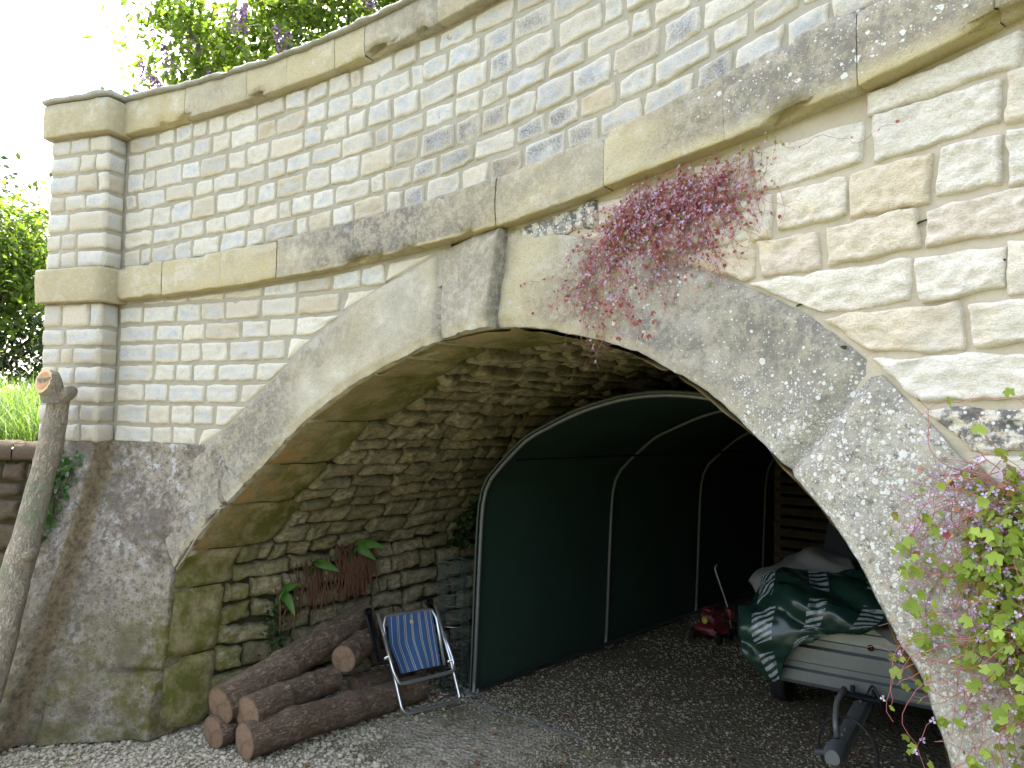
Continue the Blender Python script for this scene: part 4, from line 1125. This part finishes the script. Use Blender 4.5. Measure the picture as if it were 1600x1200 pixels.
for (p, q) in (((150, 165), (240, 640)), ((690, 95), (742, 300))):
    mb = MB(); a, b = CP(*p, -.03), CP(*q, -.03); ax = (b-a).normalized(); sd = ax.cross(cn).normalized(); mb.box((a+b)/2, (ax, sd, cn), ((b-a).length/2+.01, .022, .012), 0, .008)
    mb.box(a+cn*.005-ax*.0, (ax, sd, cn), (.02, .027, .016), 0, .008); mb.build('armrest', MAT['black'], chair)
for x, y in ((236, 520), (800, 560)):
    mb = MB(); a = CP(x+30, y+120, .032); mb.tube([a-cn*.03, a+cn*.02], .011, 8); mb.build('pivot_rivet', MAT['alu'], chair)

# ================================================================ shelter
HP = [(0, 0), (.012, .35), (.022, .75), (.035, 1.10), (.052, 1.24), (.09, 1.345), (.168, 1.428), (.27, 1.52), (.415, 1.635), (.60, 1.72), (.79, 1.797), (1.0, 1.855), (1.16, 1.884), (1.36, 1.897)]
HP = HP+[(2.72-w, z) for w, z in HP[-2::-1]]
HPs = smooth_curve(HP, 61); SF = Vector((-.200, 4.961)); SA = Vector((.6631, .7486)); SD = Vector((.7486, -.6631))
shel = thing('shelter', 'dark green fabric covered hoop shelter standing inside the tunnel', 'shelter', (SF.x, SF.y, 0))
def Sh(w, z, v, e=0): p = SD*w+SA*v; return Vector((p.x, p.y, z))
def m_tarp():
    n = NT('dark_green_woven_sheeting', .5, .35); wv = n.noise(300, 2, .5, n.stretch((1, 1, .3)))
    n.col(n.mix(n.noise(3, 5, .7), (.016, .036, .027), (.030, .056, .042))); n.bump(n.math('ADD', wv, n.noise(12, 4), False), .25, .006); return n.m
MAT['tarp'] = m_tarp(); MAT['galv'] = m_simple('galvanised_tube', (.17, .175, .17), .5, .6, .4, .25, 30)
MAT['hem'] = m_simple('pale_worn_hem', (.065, .088, .078), .7, 0, .3, .3, 40)
SLEN = 5.9; hoops = [0, 1.47, 2.92, 4.37, 5.82]
mb = MB(); P = []
for i in range(61):
    row = []
    for j in range(61):
        v = SLEN*j/60-.02; w, z = HPs[i]; wc, zc = 1.36, .9; k = 1
        bay = min(abs(v-h) for h in hoops)/.73; out = .028-.022*math.sin(min(1, bay)*math.pi/2)*(1 if z > .2 else .4)
        d = Vector((w-1.36, (z-1.0)*1.2)); d = d.normalized()*out if d.length else d
        q = Sh(w+d.x, z+d.y*.8, v); q += Vector((0, 0, .006*fbm((v*2, i*.2, 1), 2))); row.append(q)
    P.append(row)
mb.grid(P); mb.grid([[Sh(HPs[i][0], HPs[i][1], SLEN) for i in range(61)], [Sh(1.36, .0 if i in (0, 60) else HPs[i][1]*.5, SLEN) for i in range(61)]]); cov = mb.build('cover', MAT['tarp'], shel)
for sgn, wz in ((0, (.30, 1.50)), (1, (2.42, 1.50))):
    mb = MB(); mb.tube([Sh(wz[0]+(.02 if sgn == 0 else -.02), wz[1]-.0, lerp(0, SLEN, k/20)) for k in range(21)], .009, 6, 0, False); mb.build('seam', MAT['black'], cov)
for k, h in enumerate(hoops):
    mb = MB(); mb.tube([Sh(w, z+.0, h) for w, z in HPs], .0135, 10); hp = mb.build('hoop', MAT['galv'], shel)
    for w0 in (0, 2.72):
        mb = MB(); mb.box(Sh(w0, .012, h), ((SD.x, SD.y, 0), (SA.x, SA.y, 0), (0, 0, 1)), (.05, .05, .006), 0, .003); mb.tube([Sh(w0+(.035 if w0 == 0 else -.035), .0, h), Sh(w0+(.035 if w0 == 0 else -.035), .045, h)], .010, 6); mb.build('foot_plate', MAT['galv'], hp)
mb = MB(); P = []
for i in range(61):
    w, z = HPs[i]; d = Vector((w-1.36, (z-1.0)*1.2)).normalized(); 
    P.append([Sh(w+d.x*.024, z+d.y*.02, .02), Sh(w+d.x*.030, z+d.y*.026, -.01), Sh(w+d.x*.022, z+d.y*.019, -.026), Sh(w+d.x*.012, z+d.y*.01, -.022)])
mb.grid(P); mb.build('hem', MAT['hem'], cov)
mb = MB(); mb.tube([Sh(.035, .035, v) for v in (0, SLEN*.5, SLEN)], .014, 8); mb.build('base_rail', MAT['galv'], shel)
# rope / tube across the entrance
mb = MB(); rp = [(-.255, 4.885), (-.08, 4.735), (.10, 4.585), (.27, 4.45), (.44, 4.31)]
mb.tube([(x, y, gz(x, y)+.006) for x, y in rp], .0065, 8); tag(mb.build('cord', m_simple('grey_cord', (.13, .13, .12), .8, 0, .2, .2, 60)), 'thin grey cord lying on the gravel in front of the shelter', 'cord')

# ---- roll of wire fencing
MAT['wire'] = m_simple('green_coated_wire', (.06, .105, .095), .5, .1, .4, .3, 40)
wr = thing('wire_roll', 'upright roll of green wire mesh fencing between the chair and the shelter', 'fencing roll', (-.335, 5.02, 0))
mb = MB(); random.seed(61)
for j in range(13):
    z = .015+.80*j/12; pts = []
    for i in range(73):
        th = i/72*2*math.pi*3; r = .10-.030*i/72; pts.append((r*math.cos(th)-.03*z, r*math.sin(th)+.07*z, z+.006*math.sin(th*2+j)))
    mb.tube(pts, .0012, 4, 0, False)
for i in range(24):
    th = i/24*2*math.pi*3; r = .10-.030*i/24; mb.tube([(r*math.cos(th)-.03*z, r*math.sin(th)+.07*z, z) for z in (.0, .3, .6, .83)], .0011, 4, 0, False)
mb.build('wire_mesh', MAT['wire'], wr)
mb = MB(); mb.tube([(.103*math.cos(a*math.pi/12)-.012, .103*math.sin(a*math.pi/12)+.03, .42) for a in range(24)], .002, 4, 0, False, closed=True); mb.build('tie_wire', MAT['alu'], wr)

# ================================================================ trailer
MAT['zinc'] = m_simple('galvanised_panel', (.23, .25, .27), .38, .7, .5, .18, 14)
MAT['tyre'] = m_simple('black_rubber', (.02, .02, .02), .8, 0, .3, .2, 30)
TA = Vector((.545, .839)); TD = Vector((.839, -.545)); TO = Vector((1.855, 4.03))    # TO = middle of the front panel's foot
trl = thing('trailer', 'small galvanised box trailer with its drawbar pointing out of the tunnel', 'trailer', (TO.x, TO.y, 0))
def T3(a, v, z): p = TD*a+TA*v; return Vector((p.x, p.y, z))
Z0, Z1, HW = .36, .71, .50
def sheet(mb, pf, n=1):
    """ribbed sheet: pf(x along, z, out)"""
    prof = [(0, 0), (.02, .010), (.075, .010), (.085, -.012), (.115, -.012), (.125, .010), (.20, .010), (.212, -.012), (.245, -.012), (.257, .010), (.315, .006), (.325, .014), (.35, .014), (.35, -.02)]
    P = [[pf(x, Z0+z, h) for (z, h) in prof] for x in (0, .25, .5, .75, 1)]; mb.grid(P)
mb = MB(); sheet(mb, lambda x, z, h: T3(lerp(-HW, HW, x), -h, z)); fp = mb.build('front_panel', MAT['zinc'], trl, False)
mb = MB(); sheet(mb, lambda x, z, h: T3(-HW-h, lerp(0, 1.4, x), z)); mb.build('side_panel', MAT['zinc'], trl, False)
mb = MB(); sheet(mb, lambda x, z, h: T3(HW+h, lerp(0, 1.4, x), z)); mb.build('side_panel', MAT['zinc'], trl, False)
mb = MB(); sheet(mb, lambda x, z, h: T3(lerp(-HW, HW, x), 1.4+h, z)); mb.build('tailgate', MAT['zinc'], trl, False)
mb = MB(); mb.box(T3(0, .7, Z0+.012), ((TD.x, TD.y, 0), (TA.x, TA.y, 0), (0, 0, 1)), (HW-.01, .69, .008)); mb.build('floor', MAT['zinc'], trl, False)
mb = MB(); mb.tube([T3(.03, -.012, Z0+.255), T3(.03, -.002, Z0+.255)], .017, 12); mb.tube([T3(.03, -.016, Z0+.255), T3(.03, -.012, Z0+.255)], .008, 10); mb.build('eyelet', MAT['black'], fp)
mb = MB(); mb.box(T3(0, -.26, .335), ((TD.x, TD.y, 0), (TA.x, TA.y, 0), (0, 0, 1)), (.033, .50, .033), 0, .006)
for v in (-.12, -.55, -.62): mb.tube([T3(.0, v, .368), T3(.0, v, .376)], .008, 6)
db = mb.build('drawbar', MAT['galv'], trl)
mb = MB(); mb.box(T3(0, -.07, .375), ((TD.x, TD.y, 0), (TA.x, TA.y, 0), (0, 0, 1)), (.09, .03, .010), 0, .003)
for k in (-1, 1): mb.tube([T3(.05*k, -.05, .36), T3(.05*k, -.05, .42)], .012, 8)
mb.tube(rounded([T3(.02, -.06, .40), T3(.05, -.10, .46), T3(.09, -.13, .40), T3(.10, -.10, .30)], .3), .006, 6); mb.build('drawbar_clamp', MAT['black'], db)
mb = MB(); P = []
for i in range(11):
    f = i/10; P.append([T3(math.cos(k*math.pi/8)*(.030+.018*math.sin(f*math.pi)), -.70-.16*f, .345+math.sin(k*math.pi/8)*(.032+.022*math.sin(f*math.pi*.9))*(1 if k <= 8 else .6)) for k in range(16)])
mb.grid(P, None, 0, None, True); mb.poly(P[-1]); mb.tube([T3(-.085, -.78, .33), T3(-.02, -.78, .34)], .014, 8); cp = mb.build('coupling', MAT['zinc'], trl)
mb = MB(); mb.tube(rounded([T3(-.005, -.72, .385), T3(-.02, -.68, .44), T3(-.03, -.60, .50), T3(-.01, -.52, .545)], .35), [.013]*2+[.015]*11+[.012]*1 if False else .0135, 10); mb.build('coupling_handle', MAT['galv'], cp)
mb = MB(); mb.tube([T3(.02+.13*math.cos(a*math.pi/14)*1.0, -.62-.04*math.cos(a*math.pi/14), .30+.15*math.sin(a*math.pi/14)) for a in range(28)], .0055, 6, 0, False, closed=True); mb.build('breakaway_cable', MAT['black'], trl)
mb = MB(); mb.tube([T3(0, -.74, .31), T3(0, -.74, .16), T3(0, -.74, .0)], [.02, .02, .025], 10); mb.box(T3(0, -.74, .008), ((TD.x, TD.y, 0), (TA.x, TA.y, 0), (0, 0, 1)), (.05, .05, .008), 0, .003); mb.build('prop_stand', MAT['galv'], trl)
for sd in (-1, 1):
    mb = MB(); n = 28; tread = [(.19, -.05), (.21, -.045), (.215, -.02), (.215, .02), (.21, .045), (.19, .05), (.12, .045), (.12, -.045)]
    P = [[T3(sd*(HW+.09)+o, .78+r*math.cos(2*math.pi*i/n), .215+r*math.sin(2*math.pi*i/n)) for r, o in tread] for i in range(n+1)]; mb.grid(P, None, 0, None, True); wh = mb.build('wheel', MAT['tyre'], trl)
    mb = MB(); P = [[T3(sd*(HW+.09)+sd*o, .78+r*math.cos(2*math.pi*i/n), .215+r*math.sin(2*math.pi*i/n)) for r, o in ((.125, .035), (.10, .02), (.05, .03), (.0, .03))] for i in range(n+1)]; mb.grid(P); mb.build('rim', MAT['zinc'], wh)
mb = MB(); mb.tube([T3(-HW-.09, .78, .215), T3(HW+.09, .78, .215)], .02, 8); mb.build('axle', MAT['galv'], trl)

# ---- sheets thrown over the trailer
def cloth(name, label, cat, rows, mat, seed, amp=.02, sub=9, colf=None, sol=.004, sharp=1.0):
    """rows: control points (world), Catmull-Rom in both directions, creased by ridged noise"""
    R = [[Vector(p) for p in r] for r in rows]
    def cr(P, n):
        out = []
        for i in range(len(P)-1):
            a = P[max(0, i-1)]; b = P[i]; c = P[i+1]; d = P[min(len(P)-1, i+2)]
            for k in range(n):
                t = k/n; out.append(.5*((2*b)+(c-a)*t+(2*a-5*b+4*c-d)*t*t+(3*b-a-3*c+d)*t**3))
        out.append(P[-1]); return out
    R = [cr(r, sub) for r in R]; cols = list(zip(*R)); G = [cr(list(c), sub) for c in cols]; G = list(zip(*G))
    nr, nc = len(G), len(G[0]); org = Vector(rows[0][0]); out = []; C = []
    for i in range(nr):
        row = []; cc = []
        for j in range(nc):
            p = G[i][j]; du = G[i][min(j+1, nc-1)]-G[i][max(j-1, 0)]; dv = G[min(i+1, nr-1)][j]-G[max(i-1, 0)][j]; nn = du.cross(dv)
            nn = nn.normalized() if nn.length > 1e-9 else Vector((0, 0, 1)); q = p*4.2+Vector((seed, 0, 0))
            q2 = Vector((q.x*.55+q.z*.8, q.y*.5, q.z*.35)); k = (1-2.6*abs(mn.noise(q2*.8)))*.75+(1-2.6*abs(mn.noise(q2*1.9+Vector((3, 1, 2)))))*.45+.2*(1-2*abs(mn.noise(q*3)))
            row.append(p+nn*k*amp-org); cc.append((j/(nc-1), i/(nr-1), 0))
        out.append(row); C.append(cc)
    mb = MB(); mb.grid(out, C); o = mb.build(name, mat); o.location = org
    md = o.modifiers.new('thickness', 'SOLIDIFY'); md.thickness = sol; tag(o, label, cat); return o
def m_printed():
    n = NT('printed_green_tarpaulin', .25, .5); r, g, b = n.attr()
    x = n.math('MULTIPLY', r, 3.0, False); fx = n.math('FRACT', x); y = n.math('FRACT', n.math('ADD', n.math('MULTIPLY', g, 19.0, False), n.math('MULTIPLY', r, 4.0, False), False))
    jag = n.noise(9, 3)
    m1 = n.math('MULTIPLY', n.math('LESS_THAN', n.math('ABSOLUTE', n.math('SUBTRACT', fx, .5, False), 0, False), .17), n.math('LESS_THAN', y, .52))
    m2 = n.math('MULTIPLY', m1, n.ramp(n.noise(30, 3), [(.36, .35), (.5, 1)]))
    m2 = n.math('MULTIPLY', m2, n.math('LESS_THAN', n.math('FRACT', n.math('MULTIPLY', g, 2.6, False)), .72))
    c = n.mix(m2, n.mix(n.noise(6, 4), (.007, .024, .018), (.013, .038, .028)), (.30, .33, .35)); n.col(c); return n.m
MAT['printed'] = m_printed(); MAT['greycloth'] = m_simple('grey_canvas_sheet', (.145, .14, .135), .85, 0, .2, .2, 12)
cloth('tarpaulin', 'shiny dark green tarpaulin with white printed bars over the trailer front corner', 'tarpaulin', [
    [(1.42, 4.56, .76), (1.60, 4.52, .92), (1.76, 4.44, .95), (1.96, 4.34, .98), (2.14, 4.22, .97)],
    [(1.33, 4.42, .74), (1.53, 4.36, .87), (1.71, 4.28, .91), (1.91, 4.18, .94), (2.09, 4.06, .91)],
    [(1.27, 4.30, .66), (1.46, 4.20, .79), (1.64, 4.09, .83), (1.81, 4.0, .85), (2.00, 3.92, .82)],
    [(1.26, 4.24, .55), (1.43, 4.14, .66), (1.58, 4.05, .71), (1.74, 3.96, .74), (1.91, 3.885, .76)],
    [(1.31, 4.21, .46), (1.44, 4.14, .53), (1.54, 4.08, .63), (1.67, 4.0, .67), (1.81, 3.935, .71)],
    [(1.40, 4.19, .36), (1.46, 4.15, .39), (1.51, 4.11, .57), (1.61, 4.05, .62), (1.76, 3.965, .69)]], MAT['printed'], 3, .040, 10, sol=.003)
cloth('dust_sheet', 'crumpled pale grey canvas sheet bunched behind the green tarpaulin', 'sheet', [
    [(1.56, 5.0, .72), (1.72, 5.0, .88), (1.90, 4.92, 1.00), (2.06, 4.82, .95)],
    [(1.47, 4.78, .80), (1.65, 4.76, .92), (1.84, 4.68, 1.02), (2.02, 4.58, .98)],
    [(1.45, 4.60, .80), (1.60, 4.58, .92), (1.78, 4.50, .97), (1.97, 4.40, .97)],
    [(1.48, 4.50, .66), (1.62, 4.46, .78), (1.80, 4.38, .82), (2.0, 4.28, .84)]], MAT['greycloth'], 8, .035, 7)
cloth('canvas_flap', 'pale grey canvas flap hanging over the right of the trailer front panel', 'sheet', [
    [(1.86, 4.10, .74), (2.02, 3.98, .745), (2.2, 3.88, .75), (2.34, 3.80, .75)],
    [(1.865, 4.0, .725), (2.02, 3.915, .725), (2.2, 3.80, .725), (2.34, 3.715, .72)],
    [(1.95, 3.94, .66), (2.05, 3.885, .63), (2.2, 3.79, .60), (2.34, 3.70, .58)],
    [(2.04, 3.885, .585), (2.10, 3.85, .56), (2.22, 3.78, .50), (2.34, 3.70, .46)]], MAT['greycloth'], 5, .006, 6)
# dark board standing in the trailer
mb = MB(); mb.box((0, 0, .0), (Vector((.839, -.545, 0)), Vector((.4, .62, .68)).normalized(), Vector((.37, .57, -.73)).normalized()), (.30, .26, .008), 0, .003)
bd = mb.build('dark_board', m_simple('black_painted_board', (.03, .032, .036), .6, 0, .3, .3, 9), None, False); bd.location = (2.17, 4.55, 1.02); tag(bd, 'dark board leaning up out of the trailer behind the tarpaulin', 'board')

# ================================================================ garden machine at the back of the shelter
MAT['red'] = m_simple('dull_red_paint', (.13, .016, .018), .45, 0, .4, .2, 20)
MAT['yellow'] = m_simple('yellow_plastic', (.55, .45, .08), .5, 0, .4, .2, 20)
gm = thing('garden_machine', 'red petrol garden machine with a long thin handle beside the shelter wall', 'garden machine', (1.66, 6.32, 0)); gm.scale = (.70, .70, .85)
mb = MB(); X, Y, Zx = (Vector((.74, -.66, 0)), Vector((.66, .74, 0)), Vector((0, 0, 1)))
mb.box((0, 0, .10), (X, Y, Zx), (.15, .17, .055), 0, .03); mb.box((.0, .03, .20), (X, Y, Zx), (.10, .11, .06), 0, .03); mb.box((-.03, .02, .275), (X, Y, Zx), (.055, .06, .025), 0, .015)
bdy = mb.build('engine_cover', MAT['red'], gm)
mb = MB(); mb.tube([(-.10, -.12, .20), (-.115, -.14, .22)], .032, 12); mb.build('fuel_cap', MAT['yellow'], bdy)
for k, (a, b) in enumerate(((-.16, -.13), (.16, -.13), (-.16, .14), (.16, .14))):
    c = X*a+Y*b+Vector((0, 0, .055)); mb = MB(); mb.tube([c-X*.018, c+X*.018], .055, 16); w_ = mb.build('wheel', MAT['black'], gm)
mb = MB(); mb.tube(rounded([Vector((.24, .02, .10)), Vector((.20, .06, .32)), Vector((.08, .12, .62)), Vector((.07, .125, .66)), Vector((.13, .15, .72))], .25), .009, 8); hd = mb.build('handle', MAT['alu'], gm)
mb = MB(); mb.tube([(.10, .14, .69), (.15, .16, .745)], .017, 8); mb.build('grip', MAT['black'], hd)
mb = MB(); mb.box((.215, .045, .24), (X, Y, Vector((.0, 0, 1))), (.05, .035, .06), 0, .02); mb.build('red_housing', MAT['red'], gm)
# red pointed panel and slatted stack in the gloom
wt = thing('warning_sign', 'dull red triangular panel standing in the gloom behind the garden machine', 'sign', (2.20, 6.55, 0))
mb = MB(); tri = [Vector((-.20, .17, .0)), Vector((.20, -.17, .0)), Vector((-.08, .07, .42))]; nn = Vector((.65, .76, 0))*.012
mb.poly([p-nn for p in tri]); mb.poly([p+nn for p in reversed(tri)])
for i in range(3): mb.poly([tri[i]-nn, tri[(i+1) % 3]-nn, tri[(i+1) % 3]+nn, tri[i]+nn])
mb.build('red_panel', m_simple('faded_dark_red', (.075, .018, .018), .7, 0, .2, .3, 20), wt, False); wt.scale = (.7, .7, .7)
MAT['oldwood'] = m_bark('grey_brown_old_timber', (.10, .075, .055), (.22, .17, .13), (.16, .13, .10), (6, 6, 30))
lv = thing('slatted_screen', 'tall weathered timber screen of horizontal slats at the back of the shelter', 'screen', (2.75, 6.95, 0))
for sx_ in (-.34, .34):
    mb = MB(); c = X*sx_; mb.box((c.x, c.y, .85), (X, Y, Zx), (.03, .022, .85), 0, .004); mb.build('post', MAT['oldwood'], lv, False)
mb = MB()
for k in range(17):
    z = .08+k*.098; mb.box(Vector((0, 0, z))-Y*.03, (X, (Y*.8+Zx*.6).normalized(), (Zx*.8-Y*.6).normalized()), (.36, .042, .007), 0, .002)
mb.build('slats', MAT['oldwood'], lv, False)

# ================================================================ creepers on the bridge wall
MAT['rstem'] = NT('red_creeper_stem', .6, .3).col((.36, .13, .12)).m
MAT['toadleaf'] = leaf_mat('creeper_leaf', [(0, (.30, .06, .075)), (.3, (.42, .15, .15)), (.5, (.42, .22, .10)), (.62, (.28, .22, .05)), (.75, (.19, .27, .04)), (1, (.38, .50, .075))], .4, .5)
MAT['lilacf'] = leaf_mat('pale_lilac_flower', [(0, (.42, .30, .52)), (.6, (.62, .50, .70)), (1, (.82, .75, .85))], .35, .6)
def lobed(c, nn, up, r, V, F, cl, tone):
    """a five-lobed little leaf as two fans of quads"""
    nn = nn.normalized(); a = (up-nn*up.dot(nn)); a = a.normalized() if a.length > 1e-4 else nn.orthogonal().normalized(); b = nn.cross(a); o = len(V); pts = []
    cup = random.uniform(-.1, .3)
    for i in range(20):
        th = 2*math.pi*i/20; rr = r*(.86+.14*math.cos(5*th))*(.35 if i == 10 else 1)*(1.06-.1*math.cos(th))
        pts.append(c+a*math.cos(th)*rr+b*math.sin(th)*rr*1.05+nn*r*(cup*(rr/r)**2+.06*math.cos(5*th)))
    V.append(c); V += pts; cl += [tone]*21
    for i in range(0, 20, 2): F.append((o, o+1+(i-1) % 20, o+1+i, o+1+(i+1) % 20))
def flower(c, nn, r, V, F, cl, tone):
    nn = nn.normalized(); a = nn.orthogonal().normalized(); b = nn.cross(a); th0 = random.uniform(0, 6)
    for k in range(3):
        th = th0+k*2.1; d = a*math.cos(th)+b*math.sin(th); e = nn.cross(d); o = len(V)
        V.extend([c, c+d*r*.6+e*r*.45+nn*r*.3, c+d*r*1.1, c+d*r*.6-e*r*.45+nn*r*.3]); F.append((o, o+1, o+2, o+3)); cl.extend([tone*(.6 if k == 0 else 1)]*4)
def creeper(label, base, Mf, starts, dens, nstem, leaf_r, flow_r, tonef, lrate, frate, seed, ln=(.15, .6), stem_r=.0014, off=(.01, .05), step=.022):
    random.seed(seed); t = thing('creeper', label, 'creeper', base); bs = Vector(base); mb = MB(); V = []; F = []; cl = []; V2 = []; F2 = []; c2 = []
    for _ in range(nstem):
        (s, z), hd = starts(); L_ = random.uniform(*ln); n = max(4, int(L_/step)); h = random.uniform(*off); pts = []
        for i in range(n):
            pts.append(Mf(s, z, h)-bs)
            sv = random.gauss(0, .45); hd += random.gauss(0, .32); gvy = 1.0
            s += step*math.sin(hd); z += step*-math.cos(hd); hd *= .93; h = max(.004, min(off[1]*1.8, h+random.gauss(0, .006)))
            dn = dens(s, z); tn = tonef(s, z)
            p = pts[-1]; nv = nrm_at(s)
            if random.random() < lrate*dn:
                q = p+Vector([random.gauss(0, leaf_r*.9) for _ in range(3)])+nv*random.uniform(0, leaf_r); tone = max(0, min(1, random.gauss(tn[0], tn[1])))
                lobed(q, nv+Vector([random.gauss(0, .55) for _ in range(3)]), Vector((random.gauss(0, 1), random.gauss(0, 1), 1)), leaf_r*random.uniform(.5, 1.25), V, F, cl, tone)
            if random.random() < frate*dn:
                q = p+Vector([random.gauss(0, .008) for _ in range(3)])+nv*random.uniform(.0, .022); flower(q, nv+Vector([random.gauss(0, .5) for _ in range(3)]), flow_r*random.uniform(.6, 1.2), V2, F2, c2, random.random())
            if dens(s, z) < .04 and i > 3 and random.random() < .5: break
        if len(pts) > 2: mb.tube(pts, [stem_r*(1-.5*i/len(pts)) for i in range(len(pts))], 3, 0, False)
    mb.build('stems', MAT['rstem'], t)
    np_obj('leaves', [tuple(v) for v in V], F, 4, MAT['toadleaf'], t, np.array(cl))['kind'] = 'stuff'; np_obj('flowers', [tuple(v) for v in V2], F2, 4, MAT['lilacf'], t, np.array(c2))['kind'] = 'stuff'; return t
def nrm_at(s):
    v = CC-plan(s); return Vector((v.x, v.y, 0)).normalized()
def st1():
    s = random.triangular(2.45, 3.34, 2.88); return (s, SB(s)-random.uniform(.0, .10)-(.30*max(0, (2.70-s)/.2))-.08*random.random()), random.gauss(-.35, .55)
def dn1(s, z):
    bot = interp(s, [(2.42, 2.28), (2.47, 2.20), (2.55, 2.12), (2.72, 2.10), (2.82, 2.17), (2.9, 2.25), (3.0, 2.24), (3.1, 2.28), (3.2, 2.42), (3.3, 2.5)]); return .9 if z > bot else max(0, 1-(bot-z)/.14)*.7
def tn1(s, z): return (lerp(.18, .66, sstep(3.08, 3.22, s)*sstep(.25, .08, SB(s)-z)), .16) if random.random() > .09 else (.74, .1)
creeper('red stemmed trailing creeper with tiny lilac flowers hanging below the string course', tuple(Mw(2.8, 2.6, .02)), Mw, st1, dn1, 520, .0056, .0055, tn1, .62, .34, 71, (.10, .50), .0010, (.004, .035))
def st1b():
    s = random.choice((2.66, 2.70, 2.73, 2.76)); return (s, 2.2), random.gauss(0, .15)
# a few long strands hanging in front of the opening
t_ = creeper('sparse long red strands with lilac flowers dangling over the arch crown', tuple(Mw(2.7, 2.2, .05)), Mw, st1b, lambda s, z: 1, 7, .009, .010, lambda s, z: (.15, .1), .22, .16, 73, (.22, .42), .0012, (.05, .075))
def st2():
    s = random.triangular(3.80, 4.22, 4.05); z = random.uniform(1.12, 1.70); return (s, z), random.gauss(-.35, .9)
def dn2(s, z):
    if s < 3.67+.25*max(0, 1.0-z): return 0
    e = ((s-4.02)/.17)**2+((z-1.42)/.30)**2; return max(0.22 if s > 3.74 else .4, min(1.2, 1.6-e))
creeper('bright green leafed creeper with lilac flowers covering the right foot of the arch', tuple(Mw(3.95, 1.4, .03)), Mw, st2, dn2, 300, .0150, .0085, lambda s, z: (.86, .10), .60, .34, 75, (.12, .60), .0013, (.018, .07), .026)
def st3():
    return (random.uniform(3.84, 4.12), random.uniform(1.52, 1.70)), random.gauss(-.6, .8)
creeper('thin red creeper runners with lilac flowers at the right edge above the leafy creeper', tuple(Mw(3.95, 1.65, .03)), Mw, st3, lambda s, z: 1 if z > 1.45 else .3, 46, .010, .0085, lambda s, z: (.6, .3), .16, .50, 77, (.15, .4), .0016, (.015, .06))
